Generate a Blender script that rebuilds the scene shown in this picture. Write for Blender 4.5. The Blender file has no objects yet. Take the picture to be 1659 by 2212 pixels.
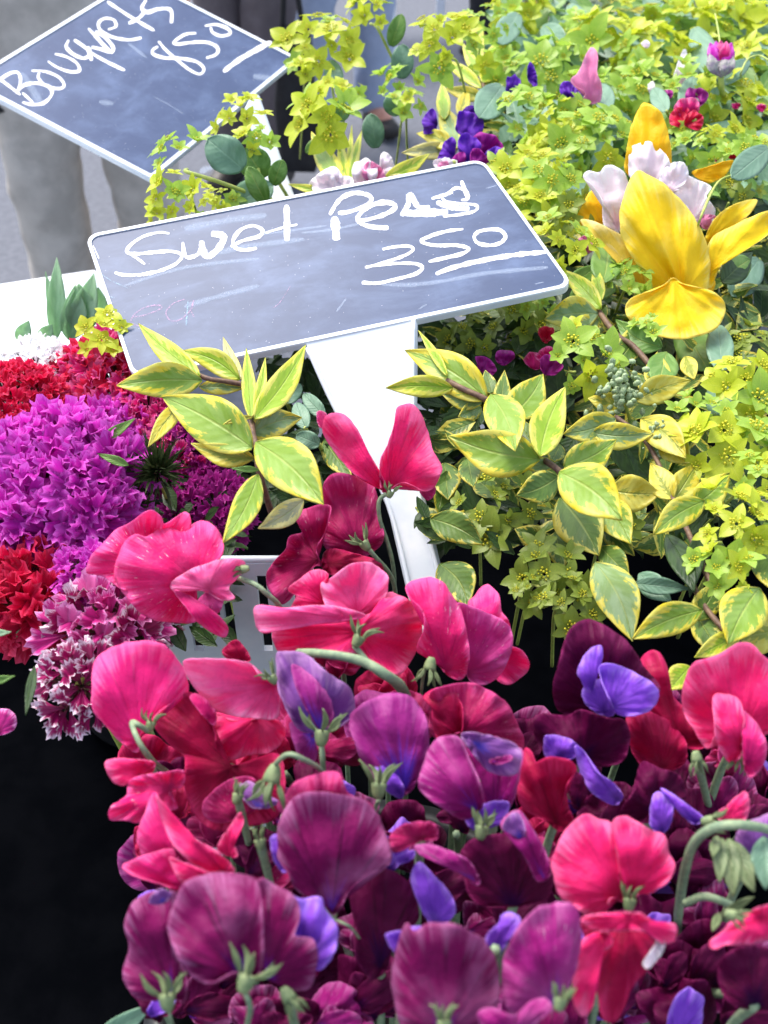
import bpy, bmesh, math, random
from math import sin, cos, pi, radians, sqrt, atan2, exp
from mathutils import Vector, Matrix, noise
random.seed(7)
sc = bpy.context.scene
# ------------------------------------------------------------------ camera, light, exposure
F = 2281.0; CX, CY = 829.5, 1106.0; PITCH = radians(40)
CAM = Vector((0, 0, 1.5))
cd = bpy.data.cameras.new('camera'); cam = bpy.data.objects.new('camera', cd); sc.collection.objects.link(cam)
cam.location = CAM; cam.rotation_euler = (pi/2 - PITCH, 0, 0)
cd.sensor_fit = 'VERTICAL'; cd.sensor_height = 36.0; cd.lens = 36.0 * F / 2212.0
cd.clip_start = 0.02; cd.clip_end = 500
cd.dof.use_dof = True; cd.dof.focus_distance = 0.47; cd.dof.aperture_fstop = 18
sc.camera = cam
SUN_EL, SUN_AZ = radians(58), radians(-35)
w = bpy.data.worlds.new('World'); sc.world = w; w.use_nodes = True
nt = w.node_tree; bg = nt.nodes['Background']
sky = nt.nodes.new('ShaderNodeTexSky'); sky.sky_type = 'NISHITA'; sky.sun_disc = False
sky.sun_elevation = SUN_EL; sky.sun_rotation = SUN_AZ; sky.dust_density = 3.0; sky.air_density = 1.0
hs = nt.nodes.new('ShaderNodeHueSaturation'); hs.inputs['Saturation'].default_value = 0.72
nt.links.new(sky.outputs[0], hs.inputs['Color']); nt.links.new(hs.outputs[0], bg.inputs[0]); bg.inputs[1].default_value = 0.15
sl = bpy.data.lights.new('sun', 'SUN'); sl.energy = 1.5; sl.angle = radians(25); sl.color = (1, .965, .91)
so = bpy.data.objects.new('sun', sl); sc.collection.objects.link(so)
sd = Vector((sin(SUN_AZ)*cos(SUN_EL), cos(SUN_AZ)*cos(SUN_EL), sin(SUN_EL)))
so.rotation_euler = sd.to_track_quat('Z', 'Y').to_euler()
sc.view_settings.view_transform = 'Standard'; sc.view_settings.look = 'None'
sc.view_settings.exposure = 1.33; sc.view_settings.gamma = 1.0; sc.view_settings.use_curve_mapping = False
sc.render.engine = 'CYCLES'; sc.cycles.use_denoising = True
sc.cycles.max_bounces = 7; sc.cycles.transparent_max_bounces = 6; sc.cycles.transmission_bounces = 4
# ------------------------------------------------------------------ placement helpers
RT = Vector((1, 0, 0)); UP = Vector((0, sin(PITCH), cos(PITCH))); FW = Vector((0, cos(PITCH), -sin(PITCH)))
def P(x, y, d): return CAM + d * (FW + (x-CX)/F*RT - (y-CY)/F*UP)
def D0(y, z=1.22): return (1.5 - z) / (0.6428 + 0.766*(y-CY)/F)      # distance at which the ray of row y meets height z
def lin(h):
    h = h.lstrip('#'); c = [int(h[i:i+2], 16)/255 for i in (0, 2, 4)]
    return tuple(((v+.055)/1.055)**2.4 if v > .04045 else v/12.92 for v in c) + (1,)
def mixc(a, b, t): return tuple(a[i]*(1-t)+b[i]*t for i in range(3)) + (1,)
C = sc.collection
def thing(name, label, cat, loc, group=None):
    o = bpy.data.objects.new(name, None); C.objects.link(o); o.location = loc; o.empty_display_size = .01
    o['label'] = label; o['category'] = cat
    if group: o['group'] = group
    return o
def link(name, me, mat, parent=None, label=None, smooth=True):
    if mat is not None and not me.materials: me.materials.append(mat)
    if smooth: me.polygons.foreach_set('use_smooth', [True]*len(me.polygons))
    o = bpy.data.objects.new(name, me); C.objects.link(o)
    if parent is not None: o.parent = parent
    if label: o['label'] = label
    return o
def mesh(name, vs, fs, org=None):
    if org is not None: vs = [Vector(v)-org for v in vs]
    me = bpy.data.meshes.new(name); me.from_pydata([tuple(v) for v in vs], [], fs); me.update(); return me
def setattr3(me, name, vals):
    a = me.attributes.new(name, 'FLOAT_VECTOR', 'POINT'); flat = []
    for v in vals: flat.extend(v)
    a.data.foreach_set('vector', flat)
def org(o):
    v = Vector((0, 0, 0))
    while o is not None: v = v + o.location; o = o.parent
    return v
def tube(name, pts, r, mat, parent, r2=None, n=8, label=None, sm=True):
    """pts are world points"""
    if sm and len(pts) > 2: pts = crw(pts, 6)
    O = org(parent); vs, fs = [], []; m = len(pts); nrm = None
    for i, p in enumerate(pts):
        a = pts[max(i-1, 0)]; b = pts[min(i+1, m-1)]; t = (b-a).normalized()
        if nrm is None: nrm = t.orthogonal().normalized()
        nrm = (nrm - t*nrm.dot(t)).normalized(); bn = t.cross(nrm)
        rr = r + ((r2 if r2 is not None else r)-r)*i/(m-1)
        rr *= 1+.08*noise.noise(p*300)
        for k in range(n):
            q = 2*pi*k/n; vs.append(p + rr*(cos(q)*nrm + sin(q)*bn))
    for i in range(m-1):
        for k in range(n): fs.append((i*n+k, i*n+(k+1) % n, (i+1)*n+(k+1) % n, (i+1)*n+k))
    fs.append(tuple(range(n))[::-1]); fs.append(tuple(range((m-1)*n, m*n)))
    return link(name, mesh(name, vs, fs, O), mat, parent, label)
def crw(pts, k=6):
    out = []
    for i in range(len(pts)-1):
        p0 = pts[max(i-1, 0)]; p1 = pts[i]; p2 = pts[i+1]; p3 = pts[min(i+2, len(pts)-1)]
        for j in range(k):
            t = j/k; out.append(.5*((2*p1)+(p2-p0)*t+(2*p0-5*p1+4*p2-p3)*t*t+(3*p1-p0-3*p2+p3)*t**3))
    out.append(pts[-1]); return out
def cr_closed(pts, n):
    m = len(pts); V = [Vector((p[0], p[1])) for p in pts]; out = []; k = max(4, n//m+1)
    for i in range(m):
        p0, p1, p2, p3 = V[i-1], V[i], V[(i+1) % m], V[(i+2) % m]
        for j in range(k):
            t = j/k; out.append(.5*((2*p1)+(p2-p0)*t+(2*p0-5*p1+4*p2-p3)*t*t+(3*p1-p0-3*p2+p3)*t**3))
    return out
# ------------------------------------------------------------------ materials
def newmat(name):
    m = bpy.data.materials.new(name); m.use_nodes = True; t = m.node_tree; t.nodes.clear(); return m, t
class N:
    def __init__(s, t): s.t = t
    def __call__(s, typ, props=None, **inp):
        n = s.t.nodes.new(typ)
        for k, v in (props or {}).items(): setattr(n, k, v)
        for k, v in inp.items():
            k = int(k[1:]) if k[0] == '_' and k[1:].isdigit() else k.replace('_', ' ')
            if hasattr(v, 'is_output'): s.t.links.new(v, n.inputs[k])
            else: n.inputs[k].default_value = v
        return n
def mth(n, op, a, b=0.0, c=0.0, clamp=False):
    x = n('ShaderNodeMath', {'operation': op, 'use_clamp': clamp}, _0=a, _1=b)
    if op in ('MULTIPLY_ADD', 'SMOOTH_MIN'): x.inputs[2].default_value = c
    return x.outputs[0]
def mx(n, f, a, b):
    x = n('ShaderNodeMix', {'data_type': 'RGBA'})
    for i, v in ((0, f), (6, a), (7, b)):
        if hasattr(v, 'is_output'): n.t.links.new(v, x.inputs[i])
        else: x.inputs[i].default_value = v
    return x.outputs[2]
def ramp(n, f, lo, hi):
    x = n('ShaderNodeMapRange', {'clamp': True, 'interpolation_type': 'SMOOTHSTEP'}, Value=f); x.inputs[1].default_value = lo; x.inputs[2].default_value = hi
    return x.outputs[0]
def finish(n, m, col, rough=.5, trans=0.25, bump=None, bd=.0003, sheen=0, spec=.4, tcol=None):
    b = n('ShaderNodeBsdfPrincipled', Roughness=rough)
    b.inputs['Specular IOR Level'].default_value = spec
    if hasattr(col, 'is_output'): n.t.links.new(col, b.inputs['Base Color'])
    else: b.inputs['Base Color'].default_value = col
    if sheen: b.inputs['Sheen Weight'].default_value = sheen; b.inputs['Sheen Roughness'].default_value = .4
    nn = None
    if bump is not None:
        nn = n('ShaderNodeBump', Height=bump, Distance=bd, Strength=1.0).outputs[0]; n.t.links.new(nn, b.inputs['Normal'])
    o = n('ShaderNodeOutputMaterial')
    if trans > 0:
        tr = n('ShaderNodeBsdfTranslucent')
        c = tcol if tcol is not None else col
        if hasattr(c, 'is_output'): n.t.links.new(c, tr.inputs[0])
        else: tr.inputs[0].default_value = c
        s = n('ShaderNodeMixShader', _0=trans); n.t.links.new(b.outputs[0], s.inputs[1]); n.t.links.new(tr.outputs[0], s.inputs[2])
        n.t.links.new(s.outputs[0], o.inputs[0])
    else: n.t.links.new(b.outputs[0], o.inputs[0])
    return m
MC = {}
def petal_mat(name, base, mid, edge, flecks=0, streak=.5, rough=.42, trans=.42, ef=(.75, 1.0), veins=.5, blotch=.35, bf=(.05, .4), dark=None, osc=1.0, spec=.2):
    """rad attribute: xy = direction from the claw, z = 0 at the claw .. 1 at the margin"""
    if name in MC: return MC[name]
    m, t = newmat(name); n = N(t)
    at = n('ShaderNodeAttribute', {'attribute_name': 'rad'}); sp = n('ShaderNodeSeparateXYZ', _0=at.outputs['Vector'])
    tt = sp.outputs[2]
    mp = n('ShaderNodeMapping', Vector=at.outputs['Vector']); mp.inputs['Scale'].default_value = (14, 14, 1.1)
    oi = n('ShaderNodeObjectInfo').outputs['Random']
    off = n('ShaderNodeCombineXYZ', X=mth(n, 'MULTIPLY', oi, 37), Y=mth(n, 'MULTIPLY', oi, 19)); n.t.links.new(off.outputs[0], mp.inputs['Location'])
    ns = n('ShaderNodeTexNoise', Vector=mp.outputs[0], Scale=1.0, Detail=5.0, Roughness=.6).outputs[0]
    tc = n('ShaderNodeVectorMath', {'operation': 'SCALE'}, _0=n('ShaderNodeTexCoord').outputs['Object'], Scale=osc).outputs[0]
    nb = n('ShaderNodeTexNoise', Vector=tc, Scale=55.0, Detail=4.0).outputs[0]
    nf = n('ShaderNodeTexNoise', Vector=tc, Scale=900.0, Detail=3.0).outputs[0]
    ng = n('ShaderNodeTexNoise', Vector=tc, Scale=230.0, Detail=4.0, Roughness=.6).outputs[0]
    tj = mth(n, 'ADD', tt, mth(n, 'MULTIPLY', mth(n, 'SUBTRACT', ns, .5), .9))
    c = mx(n, ramp(n, tj, bf[0], bf[1]), lin(base), lin(mid))
    dk = lin(dark) if dark else tuple(v*.42 for v in lin(mid)[:3])+(1,)
    c = mx(n, mth(n, 'MULTIPLY', ramp(n, ns, .52, .72), streak), c, dk)
    c = mx(n, mth(n, 'MULTIPLY', ramp(n, nb, .5, .72), blotch), c, lin(edge))
    c = mx(n, mth(n, 'MULTIPLY', ramp(n, tj, ef[0], ef[1]), .75), c, lin(edge))
    c = mx(n, mth(n, 'MULTIPLY', ramp(n, nf, .45, .75), .16), c, dk)
    if flecks:
        mp2 = n('ShaderNodeMapping', Vector=at.outputs['Vector']); mp2.inputs['Scale'].default_value = (30, 30, 6)
        n.t.links.new(off.outputs[0], mp2.inputs['Location'])
        fl = n('ShaderNodeTexNoise', Vector=mp2.outputs[0], Scale=1.0, Detail=2.0).outputs[0]
        c = mx(n, mth(n, 'MULTIPLY', mth(n, 'MULTIPLY', ramp(n, fl, .66, .74), ramp(n, tt, .35, .6)), flecks), c, lin('ffe0f0'))
    h = mth(n, 'ADD', mth(n, 'ADD', mth(n, 'MULTIPLY', ns, veins), mth(n, 'MULTIPLY', nf, .14)), mth(n, 'MULTIPLY', ng, .45))
    MC[name] = finish(n, m, c, rough, trans, h, .0012 if osc == 1 else .0004, sheen=0, spec=spec)
    return MC[name]
def leaf_mat(name, g1, g2, yel=None, thr=.6, rough=.42, trans=.32, rib='c8d070'):
    """lf attribute: x = 0 base..1 tip, y = -1..1 across, z = random"""
    if name in MC: return MC[name]
    m, t = newmat(name); n = N(t)
    at = n('ShaderNodeAttribute', {'attribute_name': 'lf'}); sp = n('ShaderNodeSeparateXYZ', _0=at.outputs['Vector'])
    u, v, r = sp.outputs[0], sp.outputs[1], sp.outputs[2]
    av = mth(n, 'ABSOLUTE', v)
    vec = n('ShaderNodeCombineXYZ', X=mth(n, 'SUBTRACT', mth(n, 'MULTIPLY', u, 3.2), mth(n, 'MULTIPLY', av, .9)), Y=mth(n, 'MULTIPLY', v, .8), Z=mth(n, 'MULTIPLY', r, 31)).outputs[0]
    ns = n('ShaderNodeTexNoise', Vector=vec, Scale=3.2, Detail=4.0, Roughness=.62).outputs[0]
    n2 = n('ShaderNodeTexNoise', Vector=vec, Scale=1.8, Detail=3.0).outputs[0]
    tc = n('ShaderNodeTexCoord').outputs['Object']
    nf = n('ShaderNodeTexNoise', Vector=tc, Scale=1100.0, Detail=2.0).outputs[0]
    c = mx(n, ramp(n, n2, .38, .62), lin(g1), lin(g2))
    vv = mth(n, 'SINE', mth(n, 'MULTIPLY', mth(n, 'SUBTRACT', mth(n, 'MULTIPLY', u, 1.0), mth(n, 'MULTIPLY', av, .22)), 55))
    c = mx(n, mth(n, 'MULTIPLY', ramp(n, vv, .6, 1.0), .045), c, lin(rib))
    if yel:
        e = mth(n, 'ADD', av, mth(n, 'MULTIPLY', mth(n, 'SUBTRACT', ns, .5), 1.9))
        e = mth(n, 'ADD', e, mth(n, 'MULTIPLY', mth(n, 'POWER', u, 3.0), .35))
        e = mth(n, 'ADD', e, mth(n, 'MULTIPLY', mth(n, 'SUBTRACT', r, .5), .4))
        f = ramp(n, e, thr-.03, thr+.13)
        yc = mx(n, ramp(n, n2, .3, .7), lin(yel), lin('e6e070') if yel != 'e8dc78' else lin('f0e8a0'))
        c = mx(n, f, c, yc)
    c = mx(n, mth(n, 'MULTIPLY', ramp(n, av, .07, .02), .38), c, lin(rib))
    c = mx(n, mth(n, 'MULTIPLY', nf, .2), c, tuple(x*.4 for x in lin(g1)[:3])+(1,))
    h = mth(n, 'ADD', mth(n, 'MULTIPLY', vv, .08), mth(n, 'MULTIPLY', nf, .1)); h = mth(n, 'SUBTRACT', h, mth(n, 'MULTIPLY', ramp(n, av, .09, .0), .5))
    MC[name] = finish(n, m, c, rough, trans, h, .00003 if 'bract' in name else .0004)
    return MC[name]
def simple(name, a, b=None, scale=200.0, rough=.5, trans=0.0, bump=.3, bd=.0003, spec=.4, sheen=0):
    if name in MC: return MC[name]
    m, t = newmat(name); n = N(t); b = b or a
    tc = n('ShaderNodeTexCoord').outputs['Object']
    ns = n('ShaderNodeTexNoise', Vector=tc, Scale=scale, Detail=5.0, Roughness=.6).outputs[0]
    ca = lin(a) if isinstance(a, str) else a; cb = lin(b) if isinstance(b, str) else b
    c = mx(n, ramp(n, ns, .35, .65), ca, cb)
    MC[name] = finish(n, m, c, rough, trans, mth(n, 'MULTIPLY', ns, bump), bd, spec=spec, sheen=sheen)
    return MC[name]
STEM = simple('pea_stem_green', '8c9c78', '6f8468', 400, .6)
STEMY = simple('yellow_green_stem', 'b8c060', '9cb050', 300, .5)
STEMB = simple('brown_twig', '5b4238', '7a6048', 400, .6)
CALYX = simple('calyx_green', '93a070', '74875c', 350, .55, trans=.15, bump=.6)
WHITEP = simple('white_plastic', 'e6eaee', 'd2dae2', 22, .35, bump=.1)
BLACKP = simple('black_plastic', (.006, .006, .007, 1), (.012, .012, .014, 1), 60, .45)
BLACKC = simple('black_cloth', (.0012, .0014, .002, 1), (.002, .0022, .003, 1), 30, 1.0, spec=0.0)  # black cloth whose near-black also stands in for deep shadow below the flowers
# sweet pea palette (claw, middle, margin)
HOT = petal_mat('hot_pink', 'e01a7c', 'f62c8c', 'ff78b8', streak=.4)
HOTF = petal_mat('hot_pink_flaked', 'dc1674', 'f42880', 'ff74bc', flecks=.9, streak=.5)
PINK = petal_mat('soft_pink', 'ee3484', 'fa5ca4', 'ffa4d0', streak=.3)
MAGF = petal_mat('magenta_flaked', 'd02a88', 'd83c98', 'f078c0', flecks=.8, streak=.4)
CORAL = petal_mat('coral_red', 'e01660', 'f62a7c', 'ff84b8', streak=.4)
RED = petal_mat('crimson', '940838', 'ba104c', 'e03474', streak=.6)
DRED = petal_mat('deep_rose', '960e48', 'bc1c64', 'e05498', streak=.7, flecks=.35)
PLUM = petal_mat('plum', '6a38d0', '8c185e', 'cc7cb0', streak=1.0, ef=(.78, 1.1), blotch=.6, bf=(-.1, .25), dark='38042c', spec=.12)  # pale margin and blotches also paint in the petals' sheen and highlights
PLUMM = petal_mat('plum_magenta', '7444dc', 'b02284', 'dc7cbc', streak=.85, flecks=.3, ef=(.8, 1.1), bf=(-.1, .28), dark='5c0a4c')
MAROON = petal_mat('maroon', '3c0848', '640c40', '9c306c', streak=.8, ef=(.85, 1.15), dark='240318', spec=.12, blotch=.5)
VIOLET = petal_mat('violet', '7038c0', '9c54e2', 'c898f8', streak=.7, blotch=.6, dark='582ca4')
LILAC = petal_mat('lilac', '6a5ae0', '9a5cb0', 'cc98cc', streak=.6, blotch=.5, dark='7a3a8c')
MAGV = petal_mat('magenta_violet', '7a4ae0', 'ac2c8c', 'cc60ac', streak=.6, bf=(.1, .55), dark='7a1860')
YEL = petal_mat('iris_yellow', 'ffd414', 'ffe026', 'fff080', streak=.15, dark='ffcc08', blotch=.3, rough=.5, trans=.4, veins=.3)
YELO = petal_mat('iris_deep_yellow', 'ffbc08', 'ffcc14', 'ffe040', streak=.15, dark='fcb400', blotch=.3, trans=.4)
YELP = petal_mat('iris_pale_yellow', 'f8d030', 'fce060', 'fff0b0', streak=.1)
PALE = petal_mat('white_pink', 'fad4e6', 'fff2f8', 'ffffff', streak=.12, dark='f4c4e0', blotch=.4, trans=.4)
STOCKV = petal_mat('stock_violet', '4c1c90', '6a28b8', '8c48d8', streak=.4)
STOCKM = petal_mat('stock_magenta', '6a0c60', '9a1490', 'c838b0', streak=.4)
ROSEP = petal_mat('rose_pink', 'e880b8', 'f090c0', 'f8b4d4', streak=.2)
# sweet william palette
SWRED = petal_mat('william_red', 'a80828', 'd40c40', 'f4507c', streak=.4, blotch=.45, veins=.12, trans=.4, osc=.012)
SWCRI = petal_mat('william_crimson', 'b41064', 'd82078', 'f888c0', streak=.4, blotch=.6, veins=.12, trans=.4, osc=.012)
SWPUR = petal_mat('william_purple', 'a81898', 'd02cb8', 'ee7ce6', streak=.45, blotch=.4, veins=.12, trans=.42, osc=.012)
SWPUD = petal_mat('william_dark_purple', '741064', '9c187c', 'c844a8', streak=.5, veins=.15, trans=.3, osc=.012)
SWWHI = petal_mat('william_white', 'ffe4f2', 'ffffff', 'ffffff', streak=.0, blotch=.2, dark='fff0f8', veins=.05, trans=.2, osc=.012)
SWSCA = petal_mat('william_scarlet', '9c0828', 'c81040', 'ec4870', streak=.4, veins=.15, trans=.35, osc=.012)
SWPIC = petal_mat('william_white_edged', '6c0634', 'a01860', 'f8ecf8', streak=.3, ef=(.74, .92), blotch=.05, veins=.05, trans=.15, osc=.012)
SWPIK = petal_mat('william_pink_edged', '8c1050', 'c42c84', 'f4a8dc', streak=.3, ef=(.78, .98), veins=.05, trans=.25, osc=.012)
# leaves
VAR = leaf_mat('variegated_leaf', '8cae38', '9cbc58', 'ecd82c', .60)
VARG = leaf_mat('variegated_leaf_grey', '88a65e', '9cb882', 'e6d438', .64)
VARY = leaf_mat('variegated_leaf_bright', '98bc28', 'aac83a', 'dcdc3c', .5)
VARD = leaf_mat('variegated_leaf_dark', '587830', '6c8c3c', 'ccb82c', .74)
YLEAF = leaf_mat('yellow_leaf', '98a43c', 'a8b048', 'dcc838', .22)
PALEL = leaf_mat('pale_leaf_back', 'c0c094', 'b4b890', 'e8dc78', .45)
BLUEG = leaf_mat('bluegreen_leaf', '7ba284', '8db294', None, rib='a8c8a8')
MIDG = leaf_mat('midgreen_leaf', '6e9a42', '86ac58', None)
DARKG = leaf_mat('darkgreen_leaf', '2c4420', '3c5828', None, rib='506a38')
TULIP = leaf_mat('tulip_leaf', 'bcdcb4', 'cce8c4', None, rib='c0dcb8', trans=.55)
SEPG = leaf_mat('sepal_leaf', '94a274', '7c9060', None, rib='b0b888')
BRACT = leaf_mat('bupleurum_bract', 'c4d434', 'd8e040', None, rib='dce468', trans=.45)
BRACTG = leaf_mat('bupleurum_bract_green', 'a0c84c', 'bcd854', None, rib='c8dc78', trans=.45)
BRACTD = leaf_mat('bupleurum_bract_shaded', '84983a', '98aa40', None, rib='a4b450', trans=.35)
FLOR = simple('bupleurum_floret', 'd4cc2c', 'c4c030', 9, .6, bump=.02, trans=.1)
# ------------------------------------------------------------------ petal and leaf surfaces
def petal(parent, pts, base, d, mat, name='petal', dome=.28, rim=.0, ruf=.05, nr=5, tilt=(0, 0), cre=None, crump=.10, seed=None, nt_=18, label=None, solid=True):
    if seed is None: seed = random.random()*100
    CURL = .42 if name in ('banner_petal', 'wing_petal') else .1
    if name in ('banner_petal', 'wing_petal'): ruf *= 1.45; crump *= 1.35
    out = cr_closed(pts, 60); n = len(out); b = Vector(base)
    cen = sum(out, Vector((0, 0)))/n; size = sum((o-cen).length for o in out)/n
    if name != 'fall':
        L = sum((out[i]-out[i-1]).length for i in range(n)); ac = 0; o2 = []
        for i, o in enumerate(out):
            ac += (o-out[i-1]).length; q = 2*pi*ac/L; nn = noise.noise(Vector((cos(q)*2.2, sin(q)*2.2, seed)))+.5*noise.noise(Vector((cos(q)*6, sin(q)*6, seed+5)))
            o2.append(o+(o-cen).normalized()*size*.045*nn)
        out = o2
    px = d/F; vs, fs, ra = [], [], []
    O = org(parent)
    for j in range(nt_+1):
        t = j/nt_; t = t**.85
        if j == 0: t = .015
        for i in range(n):
            p = b + t*(out[i]-b); q = out[i]-b; ph = atan2(q.y, q.x)
            rc = min(1, (p-cen).length/(size*1.25))
            z = d + px*(tilt[0]*(p.x-cen.x)+tilt[1]*(p.y-cen.y))
            z -= px*size*dome*(1-rc**2)
            z -= px*size*rim*t**4
            z += px*size*ruf*t**2.5*sin(nr*ph+seed)*1.7
            z += px*size*ruf*1.0*t**4*sin((nr*2.7+2)*ph+seed*3)
            z += px*size*crump*noise.noise(Vector((p.x/size*1.1, p.y/size*1.1, seed)))*2.3
            z -= px*size*CURL*t**5*noise.noise(Vector((cos(ph)*1.3, sin(ph)*1.3, seed+3)))*2
            z += px*size*.06*t*noise.noise(Vector((cos(ph)*5, sin(ph)*5, t*1.5+seed)))*1.6
            z += px*size*.085*noise.noise(Vector((p.x/size*2.8, p.y/size*3.2, seed+9)))*t
            if cre:
                for (ang, am, wd) in (cre if isinstance(cre, list) else [cre]):
                    dx, dy = cos(radians(ang)), sin(radians(ang)); r = p-b
                    perp = abs(-dy*r.x+dx*r.y); al = dx*r.x+dy*r.y
                    if al > -size*.2: z += px*size*am*exp(-(perp/(size*wd))**2)*min(1, max(0, al/size*2+.4))
            vs.append(P(p.x, p.y, z)); ra.append((cos(ph), sin(ph), t))
    for j in range(nt_):
        for i in range(n): fs.append((j*n+i, j*n+(i+1) % n, (j+1)*n+(i+1) % n, (j+1)*n+i))
    fs.append(tuple(range(n))[::-1])
    me = mesh(name, vs, fs, O); setattr3(me, 'rad', ra)
    o = link(name, me, mat, parent, label)
    if solid:
        s = o.modifiers.new('thickness', 'SOLIDIFY'); s.thickness = .00035; s.offset = 0
    return o
def ell(x, y, w, h, ang=0, notch=.0, pt=0.0, n=12, jit=0.0):
    """round petal outline; ang turns it (degrees, 0 = upright); its claw is at the bottom"""
    a = radians(ang); o = []
    for i in range(n):
        q = 2*pi*i/n; ex = sin(q)*w/2*(1 - .28*max(0, -cos(q))); ey = -cos(q)*h/2
        if jit: jj = 1+random.uniform(-jit, jit); ex *= jj; ey *= jj
        if cos(q) > .8: ey += notch*h
        if cos(q) > .95: ey -= pt*h
        o.append((x+ex*cos(a)-ey*sin(a), y+ex*sin(a)+ey*cos(a)))
    bx, by = 0, h*.46
    return o, (x+bx*cos(a)-by*sin(a), y+bx*sin(a)+by*cos(a))
def leaf(parent, b, t, wd, mat, db=None, dt=None, bend=0, arch=.12, fold=.28, roll=0, off=0, name='leaf', shape=1.0, nu=18, nv=8, wave=.05, label=None, round_=False):
    B = Vector(b); T = Vector(t); L = (T-B).length; ax = (T-B)/L; pr = Vector((-ax.y, ax.x))
    if db is None: db = D0(b[1]) + off
    if dt is None: dt = D0(t[1]) + off - .004
    vs, fs, la = [], [], []; rnd = random.random(); px = db/F; O = org(parent)
    for i in range(nu+1):
        u = i/nu
        c = B + ax*L*u + pr*bend*sin(pi*u)
        if round_: hw = wd/2*sin(pi*min(1, u*.97+.03))**.55
        else: hw = wd/2*(sin(pi*u**(.80*shape))**.85)*(1-.25*u**3)
        if u == 0: hw = max(hw, wd*.03)
        zc = db+(dt-db)*u - px*L*arch*sin(pi*u)
        for j in range(nv+1):
            v = -1+2*j/nv
            edge = 1+.03*noise.noise(Vector((u*7, v*3, rnd*50)))
            q = c + pr*v*hw*edge
            z = zc - px*hw*fold*abs(v)**1.3 + px*hw*roll*v + px*wd*wave*sin(u*9+v*2+rnd*9)*abs(v)
            vs.append(P(q.x, q.y, z)); la.append((u, v, rnd))
    m = nv+1
    for i in range(nu):
        for j in range(nv): fs.append((i*m+j, i*m+j+1, (i+1)*m+j+1, (i+1)*m+j))
    me = mesh(name, vs, fs, O); setattr3(me, 'lf', la)
    o = link(name, me, mat, parent, label)
    s = o.modifiers.new('thickness', 'SOLIDIFY'); s.thickness = .0004; s.offset = 0
    return o
def calyx(parent, x, y, d, ang, r, n=5, closed=.5, stem=None, name='calyx', mat=None):
    """green cup with pointed sepals; ang = image direction the cup opens to (0 = right, 90 = down)"""
    r *= .72; a = radians(ang); ax = Vector((cos(a), sin(a))); pr = Vector((-ax.y, ax.x)); O = org(parent)
    vs, fs = [], []; px = d/F; K = 14; rows = [(-.5, .10), (-.36, .20), (-.12, .29), (.15, .33), (.4, .37)]
    for s, rr in rows:
        for k in range(K):
            q = 2*pi*k/K; c = Vector((x, y))+ax*s*r+pr*rr*r*cos(q)
            vs.append(P(c.x, c.y, d - px*r*rr*sin(q)*.9))
    for i in range(len(rows)-1):
        for k in range(K): fs.append((i*K+k, i*K+(k+1) % K, (i+1)*K+(k+1) % K, (i+1)*K+k))
    o = link(name, mesh(name, vs, fs, O), CALYX, parent)
    o.modifiers.new('thickness', 'SOLIDIFY').thickness = .0005
    for k in range(n):
        q = 2*pi*(k+.3)/n; c = cos(q); s = sin(q)
        b = Vector((x, y))+ax*.28*r+pr*.32*r*c; sp = (1-closed)
        tp = Vector((x, y))+ax*r*(1.35+.35*random.random())+pr*r*c*(.5+1.2*sp)
        leaf(o, b, tp, r*random.uniform(.24, .36), mat or SEPG, db=d-px*r*.42*s, dt=d-px*r*(.5+.8*sp)*s, bend=r*.3*(random.random()-.5)*2, fold=.3, arch=.12*(1 if s > 0 else -1), name='sepal', nu=8, nv=4)
    if stem: tube('stalk', [P(*p) for p in stem], stem_r*px, STEM, parent, n=8)
    return o
stem_r = 8
def sweet_pea(label, petals, dd=0, cal=None, stem=None, sr=8, group='sweet pea blooms in the front basket'):
    """petals: (outline, claw, depth offset, material, options)"""
    ys = [p[0][0][1] for p in petals]; y0 = sum(ys)/len(ys)
    base = petals[0][1]; dB = D0(y0)+dd-.03
    t = thing('sweet_pea_flower', label, 'sweet pea', P(base[0], base[1], dB+.01), group)
    for k, (o, b, df, m, op) in enumerate(petals):
        op = dict(op); nm = op.pop('name', ['banner_petal', 'wing_petal', 'wing_petal', 'keel_petal', 'wing_petal', 'wing_petal'][min(k, 5)])
        petal(t, o, b, dB+df, m, name=nm, **op)
    if cal:
        x, y, ang, r, cl = cal[:5]; dz = cal[5] if len(cal) > 5 else -.012
        calyx(t, x, y, dB+dz, ang, r, closed=cl)
    if stem:
        tube('stalk', [P(x, y, dB+z) for x, y, z in stem], sr*.42*dB/F, STEM, t, n=8)
    else:
        b = P(base[0], base[1], dB+.004); tube('stalk', [b, b+Vector((0, .005, -.03)), b+Vector((0, .0, -.09))], .0013, STEM, t, n=6)
    return t
# ------------------------------------------------------------------ the place: street, table, bench, buckets
def box(name, lo, hi, mat, parent=None, bev=.004, kind=None):
    bm = bmesh.new(); bmesh.ops.create_cube(bm, size=1)
    for v in bm.verts: v.co = Vector([(lo[i]+hi[i])/2+v.co[i]*(hi[i]-lo[i]) for i in range(3)])
    if bev: bmesh.ops.bevel(bm, geom=bm.edges[:], offset=bev, segments=2, affect='EDGES')
    if parent is not None:
        O = org(parent)
        for v in bm.verts: v.co -= O
    me = bpy.data.meshes.new(name); bm.to_mesh(me); bm.free()
    o = link(name, me, mat, parent, smooth=False)
    if kind: o['kind'] = kind
    return o
ASPH = simple('asphalt', (.105, .113, .135, 1), (.14, .148, .175, 1), 45, .9, bump=.5, bd=.001)
g = mesh('street', [(-60, -60, 0), (60, -60, 0), (60, 60, 0), (-60, 60, 0)], [(0, 1, 2, 3)])
o = link('street', g, ASPH); o['kind'] = 'structure'
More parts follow.
